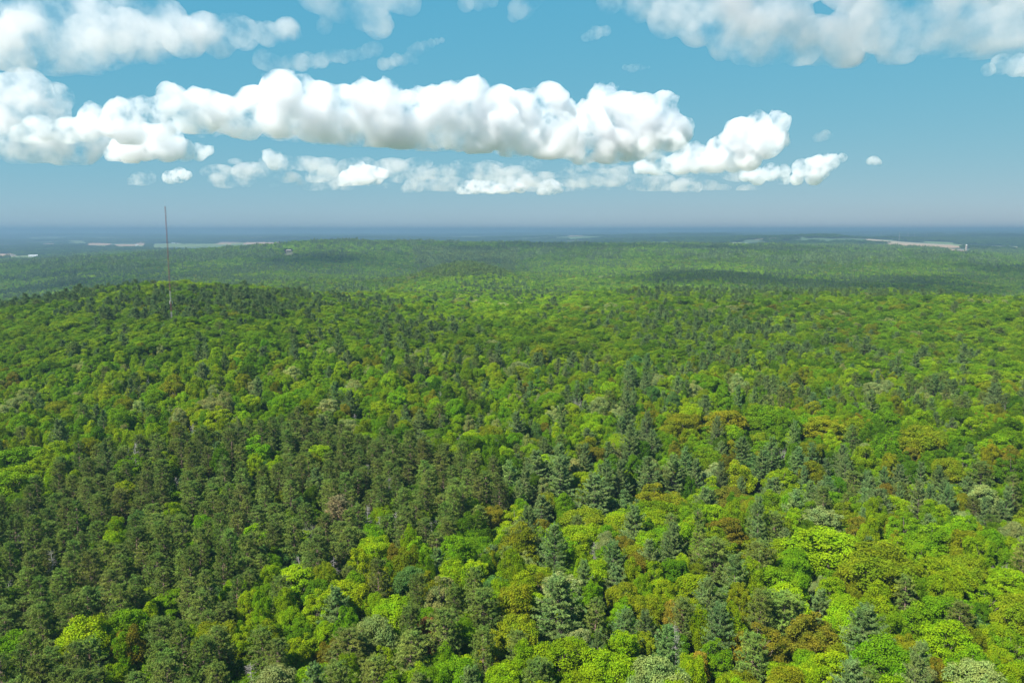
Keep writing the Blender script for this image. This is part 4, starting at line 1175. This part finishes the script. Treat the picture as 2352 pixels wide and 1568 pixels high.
# ------------------------------------------------------------------ the guyed mast on the hill
M_RED = plain_mat('red_mast_paint', (0.15, 0.06, 0.05), 0.6, 0.5, 0.2)
M_WHITE = plain_mat('white_mast_paint', (0.34, 0.32, 0.31), 0.6, 0.5, 0.15)
M_STEEL = plain_mat('galvanised_steel', (0.32, 0.33, 0.35), 0.5, 0.5, 0.15, 0.5)
mx_, my_ = float(MAST_P[0]), float(MAST_P[1]); mz_ = float(ground(np.array([mx_]), np.array([my_]))[0])
d = ray(380, 474); mast_h = CAM_Z + d[2] / math.hypot(d[0], d[1]) * math.hypot(mx_, my_) - mz_
mast = link(bpy.data.objects.new('radio_mast', None)); mast.location = (mx_, my_, mz_)
tag(mast, 'tall slender red and white lattice radio mast rising from the wooded hill', 'mast')
nsec = 13; bay = 1.25; wid = 0.62
for s_ in range(nsec):
    z0 = mast_h * s_ / nsec; z1 = mast_h * (s_ + 1) / nsec
    mb = MB()
    leg = [(math.cos(a) * wid / 1.73, math.sin(a) * wid / 1.73) for a in (0.5, 0.5 + 2.0944, 0.5 + 4.1888)]
    for x_, y_ in leg: mb.tube([(x_, y_, z0), (x_, y_, z1)], 0.075, 6)
    nb_ = int((z1 - z0) / bay)
    for k in range(nb_):
        za = z0 + (z1 - z0) * k / nb_; zb_ = z0 + (z1 - z0) * (k + 1) / nb_
        for j in range(3):
            a = leg[j]; b_ = leg[(j + 1) % 3]
            mb.tube([(*a, za), (*b_, za)], 0.03, 4)
            mb.tube([(*a, za), (*b_, zb_)] if k % 2 else [(*b_, za), (*a, zb_)], 0.03, 4)
    link(bpy.data.objects.new('mast_section', mb.mesh('mast_section', [M_WHITE if s_ in (2, 4) else M_RED])), mast)
mb = MB(); mb.tube([(0, 0, mast_h - 0.5), (0, 0, mast_h + 3.6)], [0.05, 0.025], 6)
link(bpy.data.objects.new('antenna_rod', mb.mesh('antenna_rod', [M_STEEL])), mast)
mb = MB(); zc_ = mast_h * 0.30
for a in (0.5, 2.6, 4.7):
    mb.tube([(math.cos(a) * 0.3, math.sin(a) * 0.3, zc_), (math.cos(a) * 1.0, math.sin(a) * 1.0, zc_)], 0.05, 5)
    mb.tube([(math.cos(a) * 1.0, math.sin(a) * 1.0, zc_ - 0.9), (math.cos(a) * 1.0, math.sin(a) * 1.0, zc_ + 0.9)], 0.13, 6)
link(bpy.data.objects.new('panel_antenna', mb.mesh('panel_antenna', [M_WHITE])), mast)
mb = MB(); mb.box((0, 0, 0.1), (2.0, 2.0, 0.8))
link(bpy.data.objects.new('foundation', mb.mesh('foundation', [plain_mat('concrete', (0.35, 0.34, 0.32), 0.9, 2.0, 0.15)])), mast)

# ------------------------------------------------------------------ farm buildings far off
M_BWALL = plain_mat('white_siding', (0.7, 0.69, 0.66), 0.7, 0.3, 0.08)
M_BROOF = plain_mat('pale_metal_roof', (0.45, 0.45, 0.45), 0.5, 0.3, 0.1)
M_DROOF = plain_mat('weathered_roof', (0.20, 0.17, 0.15), 0.7, 0.3, 0.15)
M_DOOR = plain_mat('dark_door', (0.12, 0.10, 0.09), 0.7)
M_GLASS = plain_mat('window_glass', (0.05, 0.06, 0.07), 0.15)
BLAB = ['white barn with a grey roof at the edge of the tan field', 'long low white shed at the foot of the far ridge', 'small white farmhouse among the far woods left of the mast',
        'white farm shed beside the pasture near the mast', 'smaller white farmhouse next to the farm shed by the pasture', 'lone pale house in the forest on the long ridge',
        'tiny white barn on the distant plain beyond the ridge', 'small white barn below the tan field', 'long pale plant building in the sandy clearing', 'pale shed beside the silo in the sandy clearing']
for k, (bx_, by_, bl_) in enumerate(BUILD_PX):
    p = YARDS[k]
    house = by_ > 570 and k == 5 or k in (2, 4)
    L_, W_2, H_ = bl_, bl_ * (0.45 if not house else 0.6), (6.5 if not house else 5.5)
    b0 = link(bpy.data.objects.new('house' if house else 'barn', None)); b0.location = (p[0], p[1], p[2] - 0.3)
    b0.rotation_euler = (0, 0, -math.atan2(p[0], p[1]) + (0.25, -0.2, 0.4, 0.1, -0.3, 0.2, 0.1, -0.15, 0.05, 0.3)[k])
    tag(b0, BLAB[k], 'house' if house else 'barn', None)
    mb = MB(); mb.box((0, 0, H_ / 2), (L_, W_2, H_))
    mb.poly([(-L_/2, -W_2/2, H_), (-L_/2, W_2/2, H_), (-L_/2, 0, H_ + W_2 * .28), (L_/2, -W_2/2, H_), (L_/2, W_2/2, H_), (L_/2, 0, H_ + W_2 * .28)], [(0, 2, 1), (3, 4, 5)])
    link(bpy.data.objects.new('wall', mb.mesh('wall', [M_DROOF if k in (5, 8, 9) else M_BWALL])), b0)
    mb = MB(); e = 0.8; rz_ = H_ + W_2 * .28
    for sgn in (-1, 1):
        a_ = np.array([[-L_/2 - e, sgn * (W_2/2 + e), H_ - e * .5], [L_/2 + e, sgn * (W_2/2 + e), H_ - e * .5], [L_/2 + e, 0, rz_ + .05], [-L_/2 - e, 0, rz_ + .05]])
        mb.poly(np.concatenate([a_, a_ + [0, 0, 0.35]]), [(0, 1, 2, 3), (7, 6, 5, 4), (0, 4, 5, 1), (1, 5, 6, 2), (2, 6, 7, 3), (3, 7, 4, 0)])
    link(bpy.data.objects.new('roof', mb.mesh('roof', [M_DROOF if k in (0, 4, 5, 8, 9) else M_BROOF])), b0)
    mb = MB(); mb.box((L_ * 0.1, -W_2/2 - 0.03, 2.0), (4.0 if not house else 1.4, 0.12, 4.0 if not house else 2.4))
    link(bpy.data.objects.new('door', mb.mesh('door', [M_DOOR])), b0)
    wm = MB(); wm.box((0, 0, 0), (1.8, 0.12, 1.6)); wme = wm.mesh('window', [M_GLASS])
    for j in (-0.36, -0.22, 0.26, 0.4):
        w_ = link(bpy.data.objects.new('window', wme), b0); w_.location = (L_ * j, -W_2/2 - 0.03, 3.2)

# silo / process tower
p = YARDS[-1]
si = link(bpy.data.objects.new('silo', None)); si.location = (p[0], p[1], p[2] - 0.3)
tag(si, 'tall pale round silo tower standing in the sandy clearing', 'silo')
M_CONC = plain_mat('pale_concrete', (0.26, 0.22, 0.18), 0.85, 0.4, 0.12)
mb = MB(); mb.tube([(0, 0, 0), (0, 0, 30)], 4.6, 20)
link(bpy.data.objects.new('shaft', mb.mesh('shaft', [M_CONC])), si)
mb = MB(); mb.tube([(0, 0, 30), (0, 0, 31.5), (0, 0, 33.2), (0, 0, 34)], [4.9, 4.4, 2.6, 0.4], 20)
link(bpy.data.objects.new('dome', mb.mesh('dome', [M_BROOF])), si)
mb = MB(); mb.tube([(5.2, 0, 0), (5.2, 0, 32)], 0.5, 8); mb.tube([(5.2, 0, 32), (1, 0, 34.2)], 0.4, 8)
link(bpy.data.objects.new('elevator_leg', mb.mesh('elevator_leg', [M_STEEL])), si)

# ------------------------------------------------------------------ pylons and a far mast on the right
def lattice_tower(name, label, cat, group, px, py_base, py_top, halfw, arms):
    p, t = on_ground(px, py_base, 6.0)
    dd = ray(px, py_top); H_ = CAM_Z + dd[2] / math.hypot(dd[0], dd[1]) * math.hypot(p[0], p[1]) - p[2]
    H_ = float(np.clip(H_, 24, 110))
    o = link(bpy.data.objects.new(name, None)); o.location = (p[0], p[1], p[2] - 0.4); o.rotation_euler = (0, 0, 0.5)
    tag(o, label, cat, group)
    mb = MB()
    def w_at(f): return halfw * (1 - f) ** 1.3 + 0.5
    n_ = 9
    for k in range(n_):
        f0, f1 = k / n_, (k + 1) / n_
        c0 = [(sx * w_at(f0), sy * w_at(f0), f0 * H_) for sx, sy in ((-1, -1), (1, -1), (1, 1), (-1, 1))]
        c1 = [(sx * w_at(f1), sy * w_at(f1), f1 * H_) for sx, sy in ((-1, -1), (1, -1), (1, 1), (-1, 1))]
        for j in range(4):
            mb.tube([c0[j], c1[j]], 0.22, 4); mb.tube([c0[j], c1[(j + 1) % 4]], 0.12, 4); mb.tube([c1[j], c1[(j + 1) % 4]], 0.12, 4)
    link(bpy.data.objects.new('lattice_body', mb.mesh('lattice_body', [M_STEEL])), o)
    for f in arms:
        mb = MB(); z_ = f * H_
        for sgn in (-1, 1):
            tip = (sgn * (w_at(f) + 6.5), 0, z_ + 0.4)
            for y_ in (-1, 1):
                mb.tube([(sgn * w_at(f), y_ * w_at(f), z_), tip], 0.14, 4)
                mb.tube([(sgn * w_at(f), y_ * w_at(f), z_ + 2.4), tip], 0.12, 4)
        link(bpy.data.objects.new('cross_arm', mb.mesh('cross_arm', [M_STEEL])), o)
lattice_tower('lattice_tower', 'tall thin grey lattice tower rising behind the sandy clearing', 'tower', None, 2064, 566, 533, 1.6, [])
for k, (px, pb, pt_) in enumerate(((2012, 541, 532), (2024, 541, 533), (2045, 541, 532), (2085, 546, 533), (2100, 546, 534), (2128, 545, 535))):
    lattice_tower('pylon', 'grey electricity pylon with three arms on the far wooded ridge', 'pylon', 'pylons on the far ridge', px, pb, pt_, 3.2, (0.68, 0.81, 0.93))
